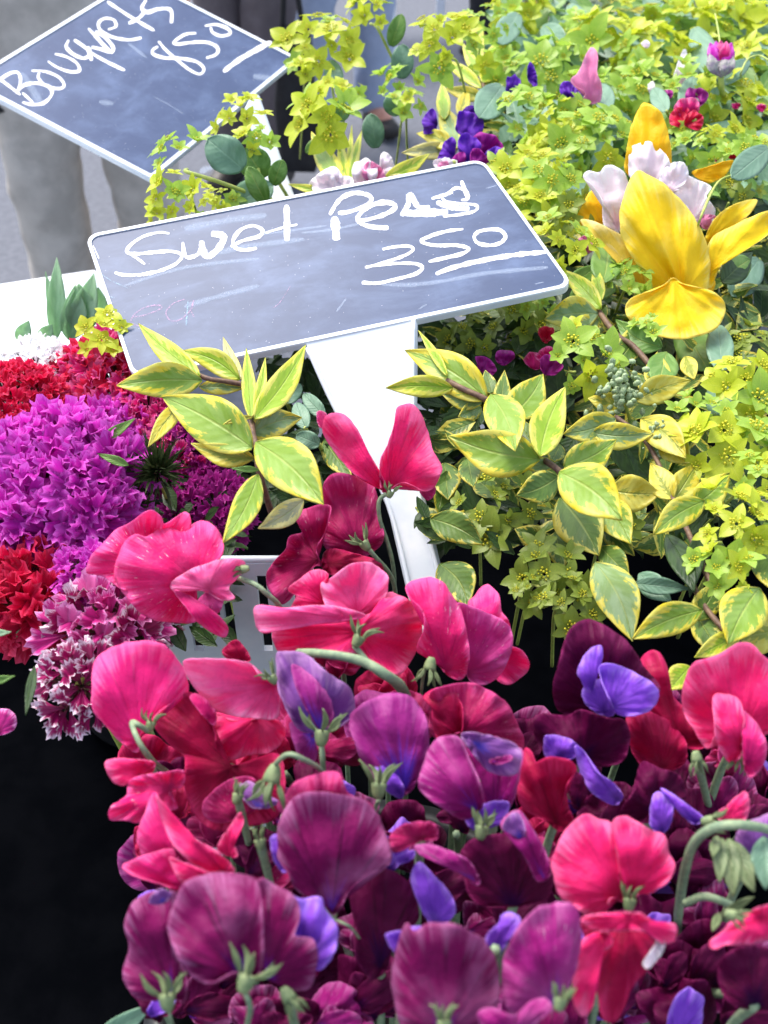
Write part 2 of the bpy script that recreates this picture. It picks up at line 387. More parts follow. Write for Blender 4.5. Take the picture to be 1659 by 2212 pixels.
# black draped bench that carries the buckets
t = thing('display_bench', 'low bench under a black cloth that carries the flower buckets', 'bench', (0, .3, 0))
def cloth(name, x0, x1, y0, y1, z, mat, parent):
    vs, fs = [], []; nx, ny = 60, 50; O = org(parent)
    for j in range(ny+1):
        for i in range(nx+1):
            u, v = i/nx, j/ny; X = x0+(x1-x0)*u; Y = y0+(y1-y0)*v; Z = z + .004*noise.noise(Vector((X*9, Y*9, 3)))
            e = min(u, 1-u, v, 1-v)
            if e < .03: Z -= .35; X += .012*sin(Y*50) if u in (0, 1) else 0; Y += .012*sin(X*50) if v in (0, 1) else 0
            vs.append((X, Y, Z))
    for j in range(ny):
        for i in range(nx): a = j*(nx+1)+i; fs.append((a, a+1, a+nx+2, a+nx+1))
    return link(name, mesh(name, vs, fs, O), mat, parent)
cloth('black_cloth', -.62, .9, -.25, .83, .93, BLACKC, t)
box('bench_top', (-.58, -.2, .885), (.86, .78, .915), BLACKP, t)
for X in (-.54, .82):
    for Y in (-.16, .74): box('leg', (X-.02, Y-.02, 0), (X+.02, Y+.02, .885), BLACKP, t, 0)
# white table behind on the left
t = thing('white_table', 'white table top edge behind the sweet williams on the left', 'table', P(60, 660, .85))
a = P(-260, 640, .93); b = P(212, 584, .93)
TB = simple('white_table_paint', 'f4f6f8', 'dfe6ee', 6, .4, bump=.05)
def slab(name, pts, z1, z0, mat, parent):
    O = org(parent); n = len(pts); vs = [(p[0], p[1], z1) for p in pts]+[(p[0], p[1], z0) for p in pts]
    fs = [tuple(range(n)), tuple(range(2*n-1, n-1, -1))]+[(i, n+i, n+(i+1) % n, (i+1) % n) for i in range(n)]
    return link(name, mesh(name, vs, fs, O), mat, parent, smooth=False)
def onz(x, y, z):
    d = D0(y, z); return P(x, y, d)
z = 1.10; A = onz(-330, 665, z); B = onz(200, 583, z); Cc = onz(232, 590, z); D_ = onz(300, 800, z); E_ = onz(-330, 900, z)
slab('table_top', [E_, D_, Cc, B, A][::1], z, z-.03, TB, t)
for p in (A, Cc): slab('leg', [(p[0]+dx, p[1]-.03+dy) for dx, dy in ((-.03, -.02), (.01, -.02), (.01, .02), (-.03, .02))], z-.03, 0, TB, t)
def bucket(label, x, y, z0, z1, r0, r1, mat=BLACKP):
    t = thing('flower_bucket', label, 'bucket', (x, y, z0)); vs, fs = [], []; K = 40
    prof = [(r0, z0), (r0*1.01, z0+.004), (r1, z1-.012), (r1+.006, z1-.010), (r1+.007, z1), (r1-.002, z1), (r1-.004, z1-.012), (r0-.004, z0+.006)]
    for r, zz in prof:
        for k in range(K): vs.append((x+r*cos(2*pi*k/K), y+r*sin(2*pi*k/K), zz))
    for i in range(len(prof)-1):
        for k in range(K): fs.append((i*K+k, i*K+(k+1) % K, (i+1)*K+(k+1) % K, (i+1)*K+k))
    fs.append(tuple(range(K))[::-1]); fs.append(tuple(range((len(prof)-1)*K, len(prof)*K)))
    link('bucket_shell', mesh('b', vs, fs, org(t)), mat, t); vs2 = [(x+(r1-.02)*cos(2*pi*k/K), y+(r1-.02)*sin(2*pi*k/K), z1-.05) for k in range(K)]
    link('water', mesh('w', vs2, [tuple(range(K))], org(t)), simple('bucket_water', (.01, .012, .01, 1), None, 50, .08), t)
p = onz(110, 1000, 1.2); bucket('black bucket in shade under the sweet william heads', p.x, .475, .94, 1.075, .05, .06)
p = onz(1450, 760, 1.0); bucket('large black bucket in shade under the mixed green bouquets', p.x, p.y+.03, .94, 1.10, .14, .17)
p = onz(1480, 1960, 1.2); bucket('black bucket under the maroon sweet peas at the bottom right', p.x, p.y, .935, 1.10, .055, .07)
p = onz(800, 1880, 1.2); bucket('black bucket hidden under the plum sweet peas', p.x, p.y, .94, 1.12, .06, .075)
# ------------------------------------------------------------------ white slotted basket
def Q(x, y): return D0(y, 0)
bt = thing('slotted_basket', 'white plastic basket with vertical slots holding the sweet peas', 'basket', onz(640, 1400, .98))
def slotted_wall(name, x0, x1, zt, zb, yy, parent, pitch, slot, axis=0, lean=0.0, skip=0):
    """upright wall with real slots: bars between rails; yy gives the fixed coordinate"""
    O = org(parent); bm = bmesh.new(); th = .0035
    def b3(a0, a1, z0, z1, tk=th):
        bm2 = []
        for (a_, z_) in ((a0, z0), (a1, z0), (a1, z1), (a0, z1)):
            for s in (-tk/2, tk/2):
                l = lean*(z_-zt)
                v = (a_, yy+s+l, z_) if axis == 0 else (yy+s+l, a_, z_)
                bm2.append(bm.verts.new(Vector(v)-O))
        v = bm2
        for f in ((0, 2, 4, 6), (1, 7, 5, 3), (0, 1, 3, 2), (2, 3, 5, 4), (4, 5, 7, 6), (6, 7, 1, 0)): bm.faces.new([v[i] for i in f])
    b3(x0, x1, zt-.007, zt); b3(x0, x1, zb, zb+.02)
    a = x0
    while a < x1-.001:
        b3(a, min(a+pitch-slot, x1), zb+.02, zt-.007); a += pitch
    bmesh.ops.remove_doubles(bm, verts=bm.verts[:], dist=1e-6); bmesh.ops.recalc_face_normals(bm, faces=bm.faces[:])
    me = bpy.data.meshes.new(name); bm.to_mesh(me); bm.free(); return link(name, me, WHITEP, parent, smooth=False)
pa = onz(376, 1212, 1.196); pb = onz(1020, 1212, 1.196); pit = (onz(561, 1212, 1.196)-onz(481, 1212, 1.196)).x
X0 = pa.x; YB = pa.y; slt = pit*.27
X0 = onz(572, 1212, 1.196).x - pit*3; X1 = X0+pit*4.3
slotted_wall('back_wall', X0, X1, 1.196, 1.122, YB, bt, pit, slt)
slotted_wall('front_wall', X0, X1, 1.06, 1.03, YB-.036, bt, pit, slt)
slotted_wall('side_wall', YB-.034, YB-.004, 1.10, 1.03, X0+.002, bt, pit, slt, axis=1)
slotted_wall('side_wall', YB-.034, YB-.004, 1.10, 1.03, X1-.002, bt, pit, slt, axis=1)
tube('rim', [Vector((X0-.002, YB, 1.197)), Vector((X1, YB, 1.197))], .0016, WHITEP, bt, n=10)
box('basket_floor', (X0, YB-.034, 1.03), (X1, YB-.002, 1.034), WHITEP, bt, 0)
t = thing('black_crate', 'black crate in the dark that the white basket stands on', 'crate', (X0+.02, YB-.02, .93))
for k in range(4): box('side_board', (X0+.002, YB-.036, .935+k*.024), (X1-.002, YB-.002, .955+k*.024), BLACKP, t, .002)
# ------------------------------------------------------------------ signs
def solve_h(c):
    import numpy as np
    src = [(0, 0), (1, 0), (1, 1), (0, 1)]; A = []
    for (u, v), (x, y) in zip(src, c):
        A.append([u, v, 1, 0, 0, 0, -x*u, -x*v, -x]); A.append([0, 0, 0, u, v, 1, -y*u, -y*v, -y])
    H = np.linalg.svd(np.array(A, float))[2][-1].reshape(3, 3); H = H/H[2, 2]; return H, np.linalg.inv(H)
class Board:
    def __init__(s, corners, nrm, d_tl):
        s.H, s.Hi = solve_h(corners); s.n = nrm  # camera space (x right, y down, z forward)
        x, y = corners[0]; r = ((x-CX)/F, (y-CY)/F, 1); s.c = sum(a*b for a, b in zip(nrm, r))*d_tl
        s.nw = (nrm[0]*RT - nrm[1]*UP + nrm[2]*FW).normalized()   # points away from the camera
    def px(s, x, y, off=0):
        r = ((x-CX)/F, (y-CY)/F, 1); d = s.c/sum(a*b for a, b in zip(s.n, r))
        return P(x, y, d) - s.nw*off
    def uv(s, u, v, off=0):
        p = s.H @ [u, v, 1]; return s.px(float(p[0]/p[2]), float(p[1]/p[2]), off)
def rrect(r, ru, rv, inset_u=0, inset_v=0, k=6):
    o = []
    for cx, cy, a0 in ((1-r[1]*1.0-inset_u, r[1]*0+inset_v, 0),): pass
    for (cx, cy, a0) in ((inset_u+ru, inset_v+rv, 180), (1-inset_u-ru, inset_v+rv, 270), (1-inset_u-ru, 1-inset_v-rv, 0), (inset_u+ru, 1-inset_v-rv, 90)):
        for i in range(k+1):
            a = radians(a0+90*i/k); o.append((cx+ru*cos(a), cy+rv*sin(a)))
    return o
def board_mat(name, base, axis_u, seed):
    m, t = newmat(name); n = N(t)
    uv = n('ShaderNodeAttribute', {'attribute_name': 'buv'}).outputs['Vector']
    mp = n('ShaderNodeMapping', Vector=uv); mp.inputs['Scale'].default_value = (1.3, 3.4, 1); mp.inputs['Rotation'].default_value = (0, 0, radians(axis_u)); mp.inputs['Location'].default_value = (seed, seed, 0)
    a = n('ShaderNodeTexNoise', Vector=mp.outputs[0], Scale=1.6, Detail=6.0, Roughness=.6, Distortion=.4).outputs[0]
    b = n('ShaderNodeTexNoise', Vector=uv, Scale=3.2, Detail=5.0, Roughness=.65).outputs[0]
    f = n('ShaderNodeTexNoise', Vector=uv, Scale=260.0, Detail=2.0).outputs[0]
    dust = mth(n, 'ADD', mth(n, 'MULTIPLY', ramp(n, a, .42, .78), .55), mth(n, 'MULTIPLY', ramp(n, b, .45, .8), .45))
    dust = mth(n, 'MULTIPLY', dust, mth(n, 'ADD', .7, mth(n, 'MULTIPLY', f, .6)))
    c = mx(n, mth(n, 'MULTIPLY', dust, .26), base, (.36, .50, .80, 1))
    vo = n('ShaderNodeTexVoronoi', Vector=uv, Scale=34.0); sp = mth(n, 'LESS_THAN', vo.outputs['Distance'], .045)
    c = mx(n, mth(n, 'MULTIPLY', sp, .8), c, (.9, .92, .95, 1))
    return finish(n, m, c, .42, 0, f, .00005, spec=.28)
def chalk_mat(name, col, dens=.5, edge=.25, lo=.62, hi=.78, mxa=1.0):
    m, t = newmat(name); n = N(t)
    tc = n('ShaderNodeTexCoord').outputs['Object']
    f = n('ShaderNodeTexNoise', Vector=tc, Scale=1100.0, Detail=4.0, Roughness=.7).outputs[0]
    sp = n('ShaderNodeSeparateXYZ', _0=n('ShaderNodeAttribute', {'attribute_name': 'lf'}).outputs['Vector'])
    e = mth(n, 'ABSOLUTE', sp.outputs[1])
    k = mth(n, 'SUBTRACT', mth(n, 'ADD', f, dens), mth(n, 'MULTIPLY', mth(n, 'POWER', e, 3.0), edge*1.6))
    al = mth(n, 'MULTIPLY', ramp(n, k, lo, hi), mxa)
    b = n('ShaderNodeBsdfPrincipled', Roughness=.95); b.inputs['Base Color'].default_value = lin(col); b.inputs['Specular IOR Level'].default_value = .1
    tr = n('ShaderNodeBsdfTransparent'); s = n('ShaderNodeMixShader', _0=al); t.links.new(tr.outputs[0], s.inputs[1]); t.links.new(b.outputs[0], s.inputs[2])
    o = n('ShaderNodeOutputMaterial'); t.links.new(s.outputs[0], o.inputs[0]); return m
CH = chalk_mat('white_chalk', 'ffffff', .50, .36, .56, .84); CHF = chalk_mat('faint_chalk_pink', 'dcb4d4', .2, .3, .5, 1.0, .8); CHB = chalk_mat('faint_chalk_blue', 'b8dcf0', .22, .3, .5, 1.0, .85)
CHS = chalk_mat('smudged_chalk', 'eef2fa', .42, .55); CHX = chalk_mat('wiped_chalk', 'c4d2e6', .42, .55, .3, 1.3, .42)
def stroke(bd, pts, wd, mat, parent, name='chalk_stroke', off=.00062, taper=(.7, .85), soft=1):
    Vp = [Vector((p[0], p[1], 0)) for p in pts]
    if len(Vp) > 2: Vp = crw(Vp, 8)
    else: Vp = [Vp[0].lerp(Vp[1], i/10) for i in range(11)]
    m = len(Vp); vs, fs, la = [], [], []; O = org(parent)
    for i, p in enumerate(Vp):
        t = (Vp[min(i+1, m-1)]-Vp[max(i-1, 0)]).normalized(); pr = Vector((-t.y, t.x, 0)); u = i/(m-1)
        wv = wd*.45*(taper[0]+(1-taper[0])*min(1, u*5))*(taper[1]+(1-taper[1])*min(1, (1-u)*5))*(.92+.38*noise.noise(p*.06+Vector((3, 1, 0)))+.12*noise.noise(p*.3))
        if i == 0 or i == m-1: wv *= .55
        for j in range(5):
            v = -1+j*.5; q = p+pr*v*wv
            vs.append(bd.px(q.x, q.y, off+(.00006 if abs(v) < .9 else 0))); la.append((u, v, 0))
    for i in range(m-1):
        for j in range(4): fs.append((i*5+j, i*5+j+1, (i+1)*5+j+1, (i+1)*5+j))
    me = mesh(name, vs, fs, O); setattr3(me, 'lf', la); return link(name, me, mat, parent)
def sign(label, bd, ru, rv, bu, bv, face_mat, n=0):
    t = thing('chalkboard_sign', label, 'price sign', bd.uv(.5, 1.0), 'chalkboard price signs'); O = org(t)
    outer = rrect((0, 0), ru, rv); inner = rrect((0, 0), ru*.8, rv*.8, bu, bv); K = len(outer)
    rings = [[bd.uv(u, v, -.003) for u, v in outer], [bd.uv(u, v, .0004) for u, v in outer], [bd.uv(u+(.5-u)*bu*.3, v+(.5-v)*bv*.3, .0012) for u, v in outer],
             [bd.uv(u, v, .0012) for u, v in inner], [bd.uv(u, v, .0002) for u, v in inner]]
    vs = [p for r in rings for p in r]; fs = [tuple(range(K))]
    for i in range(4):
        for k in range(K): fs.append((i*K+k, i*K+(k+1) % K, (i+1)*K+(k+1) % K, (i+1)*K+k))
    link('frame', mesh('frame', vs, fs, O), WHITEP, t, smooth=False)
    vs = [bd.uv(u, v, .0005) for u, v in inner]; me = mesh('writing_surface', vs, [tuple(range(K))[::-1]], O)
    setattr3(me, 'buv', [(u*2, v, 0) for u, v in inner]); link('writing_surface', me, face_mat, t, smooth=False)
    return t
def T2(l): return [(172.8+.3229*x, 328.3+.3229*y) for x, y in l]
def T3(l): return [(673.9+.3541*x, 328.3+.3541*y) for x, y in l]
def T1(l): return [(.3958*x, .3958*y) for x, y in l]
b2 = Board([(184, 511), (1043, 346), (1240, 621), (288, 822)], (.0736, .5418, .8372), .56)
s2 = sign('chalkboard sign reading Sweet Peas 3.50 on a wide white stake', b2, .032, .07, .0085, .022, board_mat('slate_face', (.024, .050, .125, 1), 6, 0))
for l, wd in (([(600, 552), (530, 545), (430, 570), (350, 620), (315, 668), (350, 688), (450, 682), (560, 672), (640, 675), (682, 695), (670, 730), (620, 768), (520, 805), (400, 828), (290, 828), (235, 812)], 32),
              ([(318, 670), (380, 715), (437, 757)], 22), ([(690, 610), (697, 670), (720, 712), (790, 690), (815, 630)], 36), ([(815, 600), (825, 670), (860, 705), (920, 660), (960, 600), (955, 565), (880, 552)], 62),
              ([(1010, 640), (1090, 600), (1200, 570), (1222, 530), (1160, 500), (1080, 525), (1028, 590), (1040, 645), (1100, 662), (1185, 650)], 36),
              ([(1384, 360), (1386, 480), (1386, 602)], 62), ([(1240, 548), (1340, 518), (1455, 492)], 22)):
    stroke(b2, T2(l), wd*.3229, CH, s2)
for l, wd in (([(150, 545), (145, 470), (138, 400)], 76), ([(110, 390), (150, 320), (200, 275), (270, 255), (345, 270), (362, 305), (310, 342), (220, 372), (160, 378)], 38),
              ([(280, 425), (340, 418), (440, 388), (505, 350), (495, 322), (420, 315), (340, 345), (285, 395), (290, 430), (350, 460), (468, 470)], 40),
              ([(820, 265), (880, 225), (935, 245), (950, 290), (910, 300)], 26), ([(790, 280), (820, 310), (900, 320), (1000, 330), (995, 365), (900, 388), (800, 398)], 26), ([(912, 180), (930, 230), (955, 285)], 36),
              ([(430, 600), (500, 585), (590, 580), (618, 602), (560, 640), (440, 680), (325, 712)], 26), ([(325, 708), (480, 688), (620, 686), (674, 710), (630, 750), (500, 785), (400, 806), (305, 802)], 30),
              ([(922, 476), (820, 490), (720, 520), (668, 552), (750, 575), (880, 575), (955, 595), (920, 625), (820, 650), (712, 675)], 32),
              ([(1000, 495), (1070, 480), (1145, 482), (1180, 520), (1150, 560), (1080, 575), (1010, 560), (990, 520), (1020, 488)], 32),
              ([(755, 750), (870, 708), (1050, 665), (1250, 632), (1432, 616)], 42)):
    stroke(b2, T3(l), wd*.3541, CH, s2)
for l, wd in (([(545, 395), (585, 330), (600, 270), (650, 340), (720, 345)], 60), ([(560, 375), (640, 380), (760, 375), (830, 370)], 76), ([(730, 290), (800, 270), (860, 250)], 40), ([(760, 310), (860, 345), (960, 350)], 60)):
    stroke(b2, T3(l), wd*.3541, CHS, s2, off=.00056)
for l, wd, m in (([(355, 1112), (450, 1092), (545, 1052), (530, 1030), (440, 1045), (365, 1095), (345, 1150), (400, 1168)], 20, CHF), ([(705, 990), (625, 1020), (578, 1080), (612, 1135), (680, 1122), (745, 1060), (762, 1000), (745, 1060), (765, 1110)], 18, CHF),
                 ([(725, 1000), (712, 1165)], 16, CHB), ([(90, 630), (130, 720)], 9, CH), ([(115, 795), (200, 860), (320, 915)], 8, CHB), ([(190, 965), (235, 985)], 8, CHB), ([(1410, 900), (1340, 1010), (1290, 1050)], 9, CHF)):
    stroke(b2, T2(l), wd*.3229, m, s2, off=.00058)
for l, wd in (([(430, 815), (620, 815), (820, 790), (1060, 745), (1440, 710)], 46), ([(-60, 500), (120, 480), (300, 440)], 30), ([(150, 980), (210, 900)], 20), ([(650, 965), (700, 935)], 12), ([(1360, 810), (1415, 800)], 14), ([(1060, 228), (1130, 210)], 16)):
    stroke(b2, T3(l), wd*.3541, CHX, s2, off=.00057)
for l, wd in (([(700, 520), (950, 470), (1250, 430)], 70), ([(900, 690), (1100, 640), (1500, 590)], 60), ([(700, 1040), (900, 980), (1200, 900)], 60), ([(300, 900), (700, 780), (1200, 720)], 40), ([(1200, 560), (1650, 500)], 26)):
    stroke(b2, T2(l), wd*.3229, CHX, s2, off=.00056)
# stake of the front sign (turns down from the lower edge into the basket)
def stake(parent, pts, dep, th=.003, ribs=None):
    O = org(parent); vs = []; n = len(pts); cen = Vector((sum(p[0] for p in pts)/n, sum(p[1] for p in pts)/n))
    fr = [P(x, y, dep(x, y)) for x, y in pts]; nn = (fr[0]-fr[n//2]).cross(fr[1]-fr[n//2]).normalized()
    if nn.dot(CAM-fr[0]) < 0: nn = -nn
    inn = [(x+(cen.x-x)*0+(4 if x < cen.x+(y-cen.y)*.28 else -4), y) for x, y in pts]
    vs = [p-nn*th for p in fr]+[p-nn*.0012 for p in fr]+[P(x, y, dep(x, y)) for x, y in inn]
    fs = [tuple(range(n))]+[(i+j*n, (i+1) % n+j*n, (i+1) % n+(j+1)*n, i+(j+1)*n) for j in (0, 1) for i in range(n)]+[tuple(range(3*n-1, 2*n-1, -1))]
    me = mesh('stake', vs, fs, O); bm = bmesh.new(); bm.from_mesh(me); bmesh.ops.recalc_face_normals(bm, faces=bm.faces[:]); bm.to_mesh(me); bm.free()
    link('stake', me, WHITEP, parent, smooth=False)
dd2 = lambda x, y: .508 + (y-720)*(-.000055)
stake(s2, [(655, 738), (725, 889), (790, 1010), (832, 1082), (905, 1400), (990, 1400), (957, 1257), (907, 1043), (897, 905), (899, 684)], dd2)
s_ = [P(x, y, dd2(x, y)-.002) for x, y in ((664, 752), (735, 905), (838, 1090), (905, 1370))]
tube('stake_edge', s_, .0011, WHITEP, s2, n=8); tube('stake_edge', [P(x, y, dd2(x, y)-.002) for x, y in ((893, 690), (892, 905), (901, 1043), (951, 1257), (975, 1350))], .0011, WHITEP, s2, n=8)
b1 = Board([(-75.5, 178), (297, -50), (646, 128), (328, 389)], (-.244, .555, .795), .79)
s1 = sign('chalkboard sign reading Bouquets 8.50 set askew on its white stake', b1, .01, .012, .019, .022, board_mat('slate_face_rear', (.028, .054, .135, 1), -20, 4))
for l, wd in (([(-25, 465), (0, 438), (60, 402), (100, 402), (112, 450), (92, 515)], 24), ([(-15, 425), (45, 470), (112, 522)], 22), ([(88, 515), (130, 470), (200, 458), (270, 480), (282, 520), (240, 565), (180, 575), (122, 562)], 26), ([(122, 510), (160, 545), (185, 572)], 18),
              ([(172, 390), (250, 395), (320, 425), (350, 468), (320, 488), (250, 470), (210, 430), (215, 398)], 22), ([(262, 338), (310, 370), (380, 395), (432, 390), (420, 350), (365, 315), (300, 298)], 22),
              ([(375, 222), (362, 260), (400, 300), (460, 322), (492, 290), (440, 245), (405, 222)], 24), ([(485, 285), (530, 312), (600, 350), (682, 388)], 22), ([(480, 258), (500, 335)], 30),
              ([(482, 158), (530, 210), (570, 255), (608, 288), (615, 258), (570, 205), (520, 175)], 26), ([(500, 260), (560, 275), (600, 290)], 26),
              ([(590, 165), (632, 148), (620, 112), (570, 105), (538, 130), (550, 172), (610, 205), (700, 222), (772, 210)], 24), ([(585, 12), (700, 88), (842, 172)], 24), ([(702, 132), (760, 100), (795, 60)], 30),
              ([(798, 2), (775, 48), (805, 70), (870, 52), (932, 60), (935, 130)], 28), ([(865, 228), (900, 272), (960, 325), (1030, 382), (1090, 408), (1112, 378), (1070, 340), (980, 322), (900, 320), (838, 300), (835, 275), (862, 258)], 24),
              ([(1070, 185), (1010, 192), (950, 232), (968, 245), (1050, 235), (1130, 235), (1185, 262), (1180, 300), (1125, 320)], 24), ([(1118, 145), (1180, 138), (1242, 160), (1255, 188), (1205, 200), (1160, 180), (1150, 152)], 22),
              ([(1218, 395), (1320, 320), (1480, 232)], 40)):
    stroke(b1, T1(l), wd*.3958, CH, s1)
for l, wd in (([(1380, 420), (1470, 430)], 60), ([(840, 530), (920, 575), (1000, 625)], 8), ([(120, 400), (230, 580)], 70), ([(800, 320), (700, 240)], 30), ([(1090, 940), (1170, 910)], 50), ([(540, 560), (620, 570)], 40)):
    stroke(b1, T1(l), wd*.3958, CHX, s1, off=.00057)
dd1 = lambda x, y: .72 - (y-230)*.00006
stake(s1, [(528, 232), (560, 340), (585, 440), (630, 560), (690, 560), (632, 412), (600, 320), (560, 205), (545, 200)], dd1)
# ------------------------------------------------------------------ sweet peas (outlines in picture units, each bloom at its own distance and curved in depth)
def T5(l): return [(.5*x, 1036.8+.5*y) for x, y in l]
def T6(l): return [(829.5+.5*x, 1296+.5*y) for x, y in l]
def T7(l): return [(172.8+.4479*x, 1598.4+.4479*y) for x, y in l]
def T8(l): return [(829.5+.5*x, 1641.6+.5*y) for x, y in l]
def TC(l): return [(535.7+.3958*x, 829.4+.3958*y) for x, y in l]
def one(T, x, y): return T([(x, y)])[0]
def pt(T, outline, base, df, mat, **op): return (T(outline), one(T, *base), df, mat, op)
def cx(T, x, y, ang, r, cl=.5, dz=-.012): a = one(T, x, y); return (a[0], a[1], ang, r, cl, dz)
def sm(T, l): return [(*one(T, x, y), z) for x, y, z in l]
sweet_pea('pink sweet pea bloom spread like a V in front of the white stake', [
    pt(TC, [(735, 590), (722, 430), (760, 330), (800, 200), (812, 130), (860, 108), (905, 112), (950, 180), (985, 270), (1010, 370), (1060, 450), (1055, 500), (1020, 560), (960, 585), (880, 545), (820, 550)], (762, 570), 0, CORAL, dome=.3, cre=(-60, .12, .25), ruf=.06, tilt=(.1, 0)),
    pt(TC, [(765, 600), (700, 560), (600, 510), (510, 420), (430, 310), (405, 240), (430, 170), (520, 165), (590, 240), (640, 340), (680, 410), (730, 500)], (755, 590), -.004, CORAL, dome=.35, cre=(-140, .14, .2), name='banner_petal'),
    pt(TC, [(380, 215), (375, 160), (395, 145), (430, 165), (425, 220), (400, 240)], (415, 235), -.002, PINK, dome=.2),
    pt(TC, [(940, 570), (1015, 555), (1020, 600), (985, 635), (950, 610)], (950, 570), .004, DRED),
    ], dd=-.01, cal=cx(TC, 775, 600, -70, 22, .3), stem=sm(TC, [(755, 600, -.006), (715, 640, -.006), (720, 740, -.004), (760, 860, 0), (790, 980, .006), (800, 1100, .02), (800, 1300, .05)]), sr=11)
sweet_pea('dark rose sweet pea behind the stake foot, with crumpled lower petals', [
    pt(TC, [(400, 600), (420, 530), (480, 490), (560, 490), (620, 520), (690, 570), (720, 700), (740, 830), (700, 900), (600, 960), (500, 960), (430, 900), (390, 750)], (600, 900), .01, DRED, dome=.35, cre=(-100, .1, .2), ruf=.1, crump=.2),
    pt(TC, [(250, 710), (350, 670), (450, 660), (440, 740), (410, 830), (370, 900), (400, 990), (350, 1010), (200, 1200), (120, 1130), (100, 1040), (150, 960), (210, 900), (230, 830), (300, 800)], (380, 960), 0, DRED, dome=.3, cre=(-110, -.15, .15), ruf=.1, crump=.25),
    pt(TC, [(440, 900), (560, 920), (700, 960), (740, 1010), (690, 1040), (560, 1040), (440, 1040), (400, 980)], (440, 980), -.004, RED, dome=.3, ruf=.1, crump=.2),
    ], dd=.005, cal=cx(TC, 640, 880, -125, 34, .35, -.016), stem=sm(TC, [(650, 890, -.012), (700, 950, -.01), (770, 1030, 0), (800, 1110, .01), (810, 1250, .03)]), sr=12)
sweet_pea('hot pink sweet pea with pale flaked back petal, left of the white basket', [
    pt(T5, [(375, 400), (390, 330), (440, 280), (500, 220), (560, 180), (640, 136), (690, 150), (715, 190), (790, 140), (820, 160), (810, 220), (700, 300), (600, 400), (560, 470), (500, 455), (440, 410)], (640, 380), .008, HOTF, dome=.3, ruf=.06, tilt=(-.1, 0)),
    pt(T5, [(635, 245), (700, 205), (800, 205), (870, 175), (930, 200), (965, 270), (955, 330), (930, 350), (850, 430), (830, 520), (850, 610), (760, 615), (650, 600), (560, 530), (505, 450), (495, 370), (530, 280), (580, 235)], (850, 440), 0, HOTF, dome=.38, cre=[(-140, .10, .2), (170, .05, .15)], ruf=.07, crump=.16),
    pt(T5, [(740, 440), (800, 400), (870, 370), (950, 345), (1040, 340), (1060, 370), (1030, 420), (990, 470), (1015, 510), (960, 520), (880, 480), (800, 480), (745, 475)], (900, 470), -.012, PINK, dome=.4, cre=(-30, .12, .2), ruf=.08),
    pt(T5, [(750, 480), (800, 490), (880, 540), (950, 590), (985, 640), (970, 682), (920, 660), (860, 620), (810, 560)], (800, 500), -.010, HOT, dome=.5, name='keel_petal'),
    pt(T5, [(900, 480), (960, 500), (955, 560), (920, 580), (850, 540)], (900, 490), -.006, MAGF, dome=.4),
    ], dd=-.012, cal=cx(T5, 1055, 385, 170, 26, .7), stem=sm(T5, [(1030, 425, -.008), (1100, 450, -.012), (1150, 490, -.012), (1210, 550, -.004), (1250, 660, .03)]), sr=13)
sweet_pea('pink sweet pea with curled rim at the centre of the basket', [
    pt(TC, [(395, 1100), (450, 1060), (540, 990), (640, 970), (690, 985), (760, 1040), (765, 1110), (740, 1190), (700, 1240), (600, 1260), (500, 1240), (430, 1210)], (600, 1250), .006, PINK, dome=.3, cre=(-95, .07, .15), ruf=.08, ),
    pt(TC, [(220, 1120), (300, 1050), (380, 1010), (440, 1040), (400, 1100), (430, 1210), (330, 1215), (240, 1220), (260, 1160)], (420, 1200), .010, CORAL, dome=.3),
    pt(TC, [(140, 1340), (300, 1300), (500, 1270), (680, 1250), (760, 1140), (880, 1180), (950, 1250), (955, 1320), (930, 1420), (880, 1530), (800, 1590), (700, 1560), (620, 1470), (500, 1480), (380, 1490), (200, 1470), (150, 1440)], (600, 1350), 0, CORAL, dome=.35, cre=[(10, -.1, .12), (80, .1, .15)], ruf=.1, crump=.15),
    pt(TC, [(30, 1240), (60, 1205), (200, 1225), (350, 1210), (480, 1212), (640, 1260), (560, 1290), (400, 1310), (250, 1305), (140, 1320), (90, 1360), (50, 1330)], (560, 1280), -.012, PINK, dome=.55, cre=(175, .08, .2), name='banner_petal'),
    ], dd=-.012, cal=cx(TC, 600, 1400, -60, 40, .15, -.022), stem=sm(TC, [(580, 1430, -.02), (640, 1500, -.022), (700, 1570, -.02), (800, 1640, -.01), (880, 1750, .02)]), sr=14)
sweet_pea('bright pink sweet pea with flaked lobes beside the dark gap right of the stake', [
    pt(TC, [(1205, 1215), (1240, 1150), (1280, 1105), (1320, 1100), (1370, 1150), (1385, 1240), (1430, 1310), (1430, 1420), (1500, 1460), (1535, 1530), (1500, 1600), (1430, 1640), (1350, 1600), (1300, 1400)], (1300, 1450), .012, HOT, dome=.3, ruf=.1),
    pt(TC, [(1140, 1200), (1220, 1215), (1310, 1250), (1400, 1295), (1440, 1370), (1430, 1480), (1370, 1590), (1290, 1640), (1200, 1600), (1180, 1450), (1170, 1320)], (1200, 1580), .003, MAGF, dome=.35, ruf=.06, cre=(-60, .06, .2)),
    pt(TC, [(860, 1110), (910, 1070), (980, 1055), (1060, 1080), (1110, 1150), (1160, 1240), (1195, 1360), (1210, 1470), (1180, 1600), (1110, 1610), (1060, 1560), (1000, 1480), (920, 1450), (960, 1330), (950, 1230), (890, 1170)], (1080, 1560), -.008, HOTF, dome=.35, ruf=.07, cre=(-100, .1, .18)),
    ], dd=-.008, cal=cx(T6, 200, 280, 100, 42, .4, -.018), stem=sm(T6, [(190, 270, -.01), (170, 330, -.005), (160, 420, .03)]))
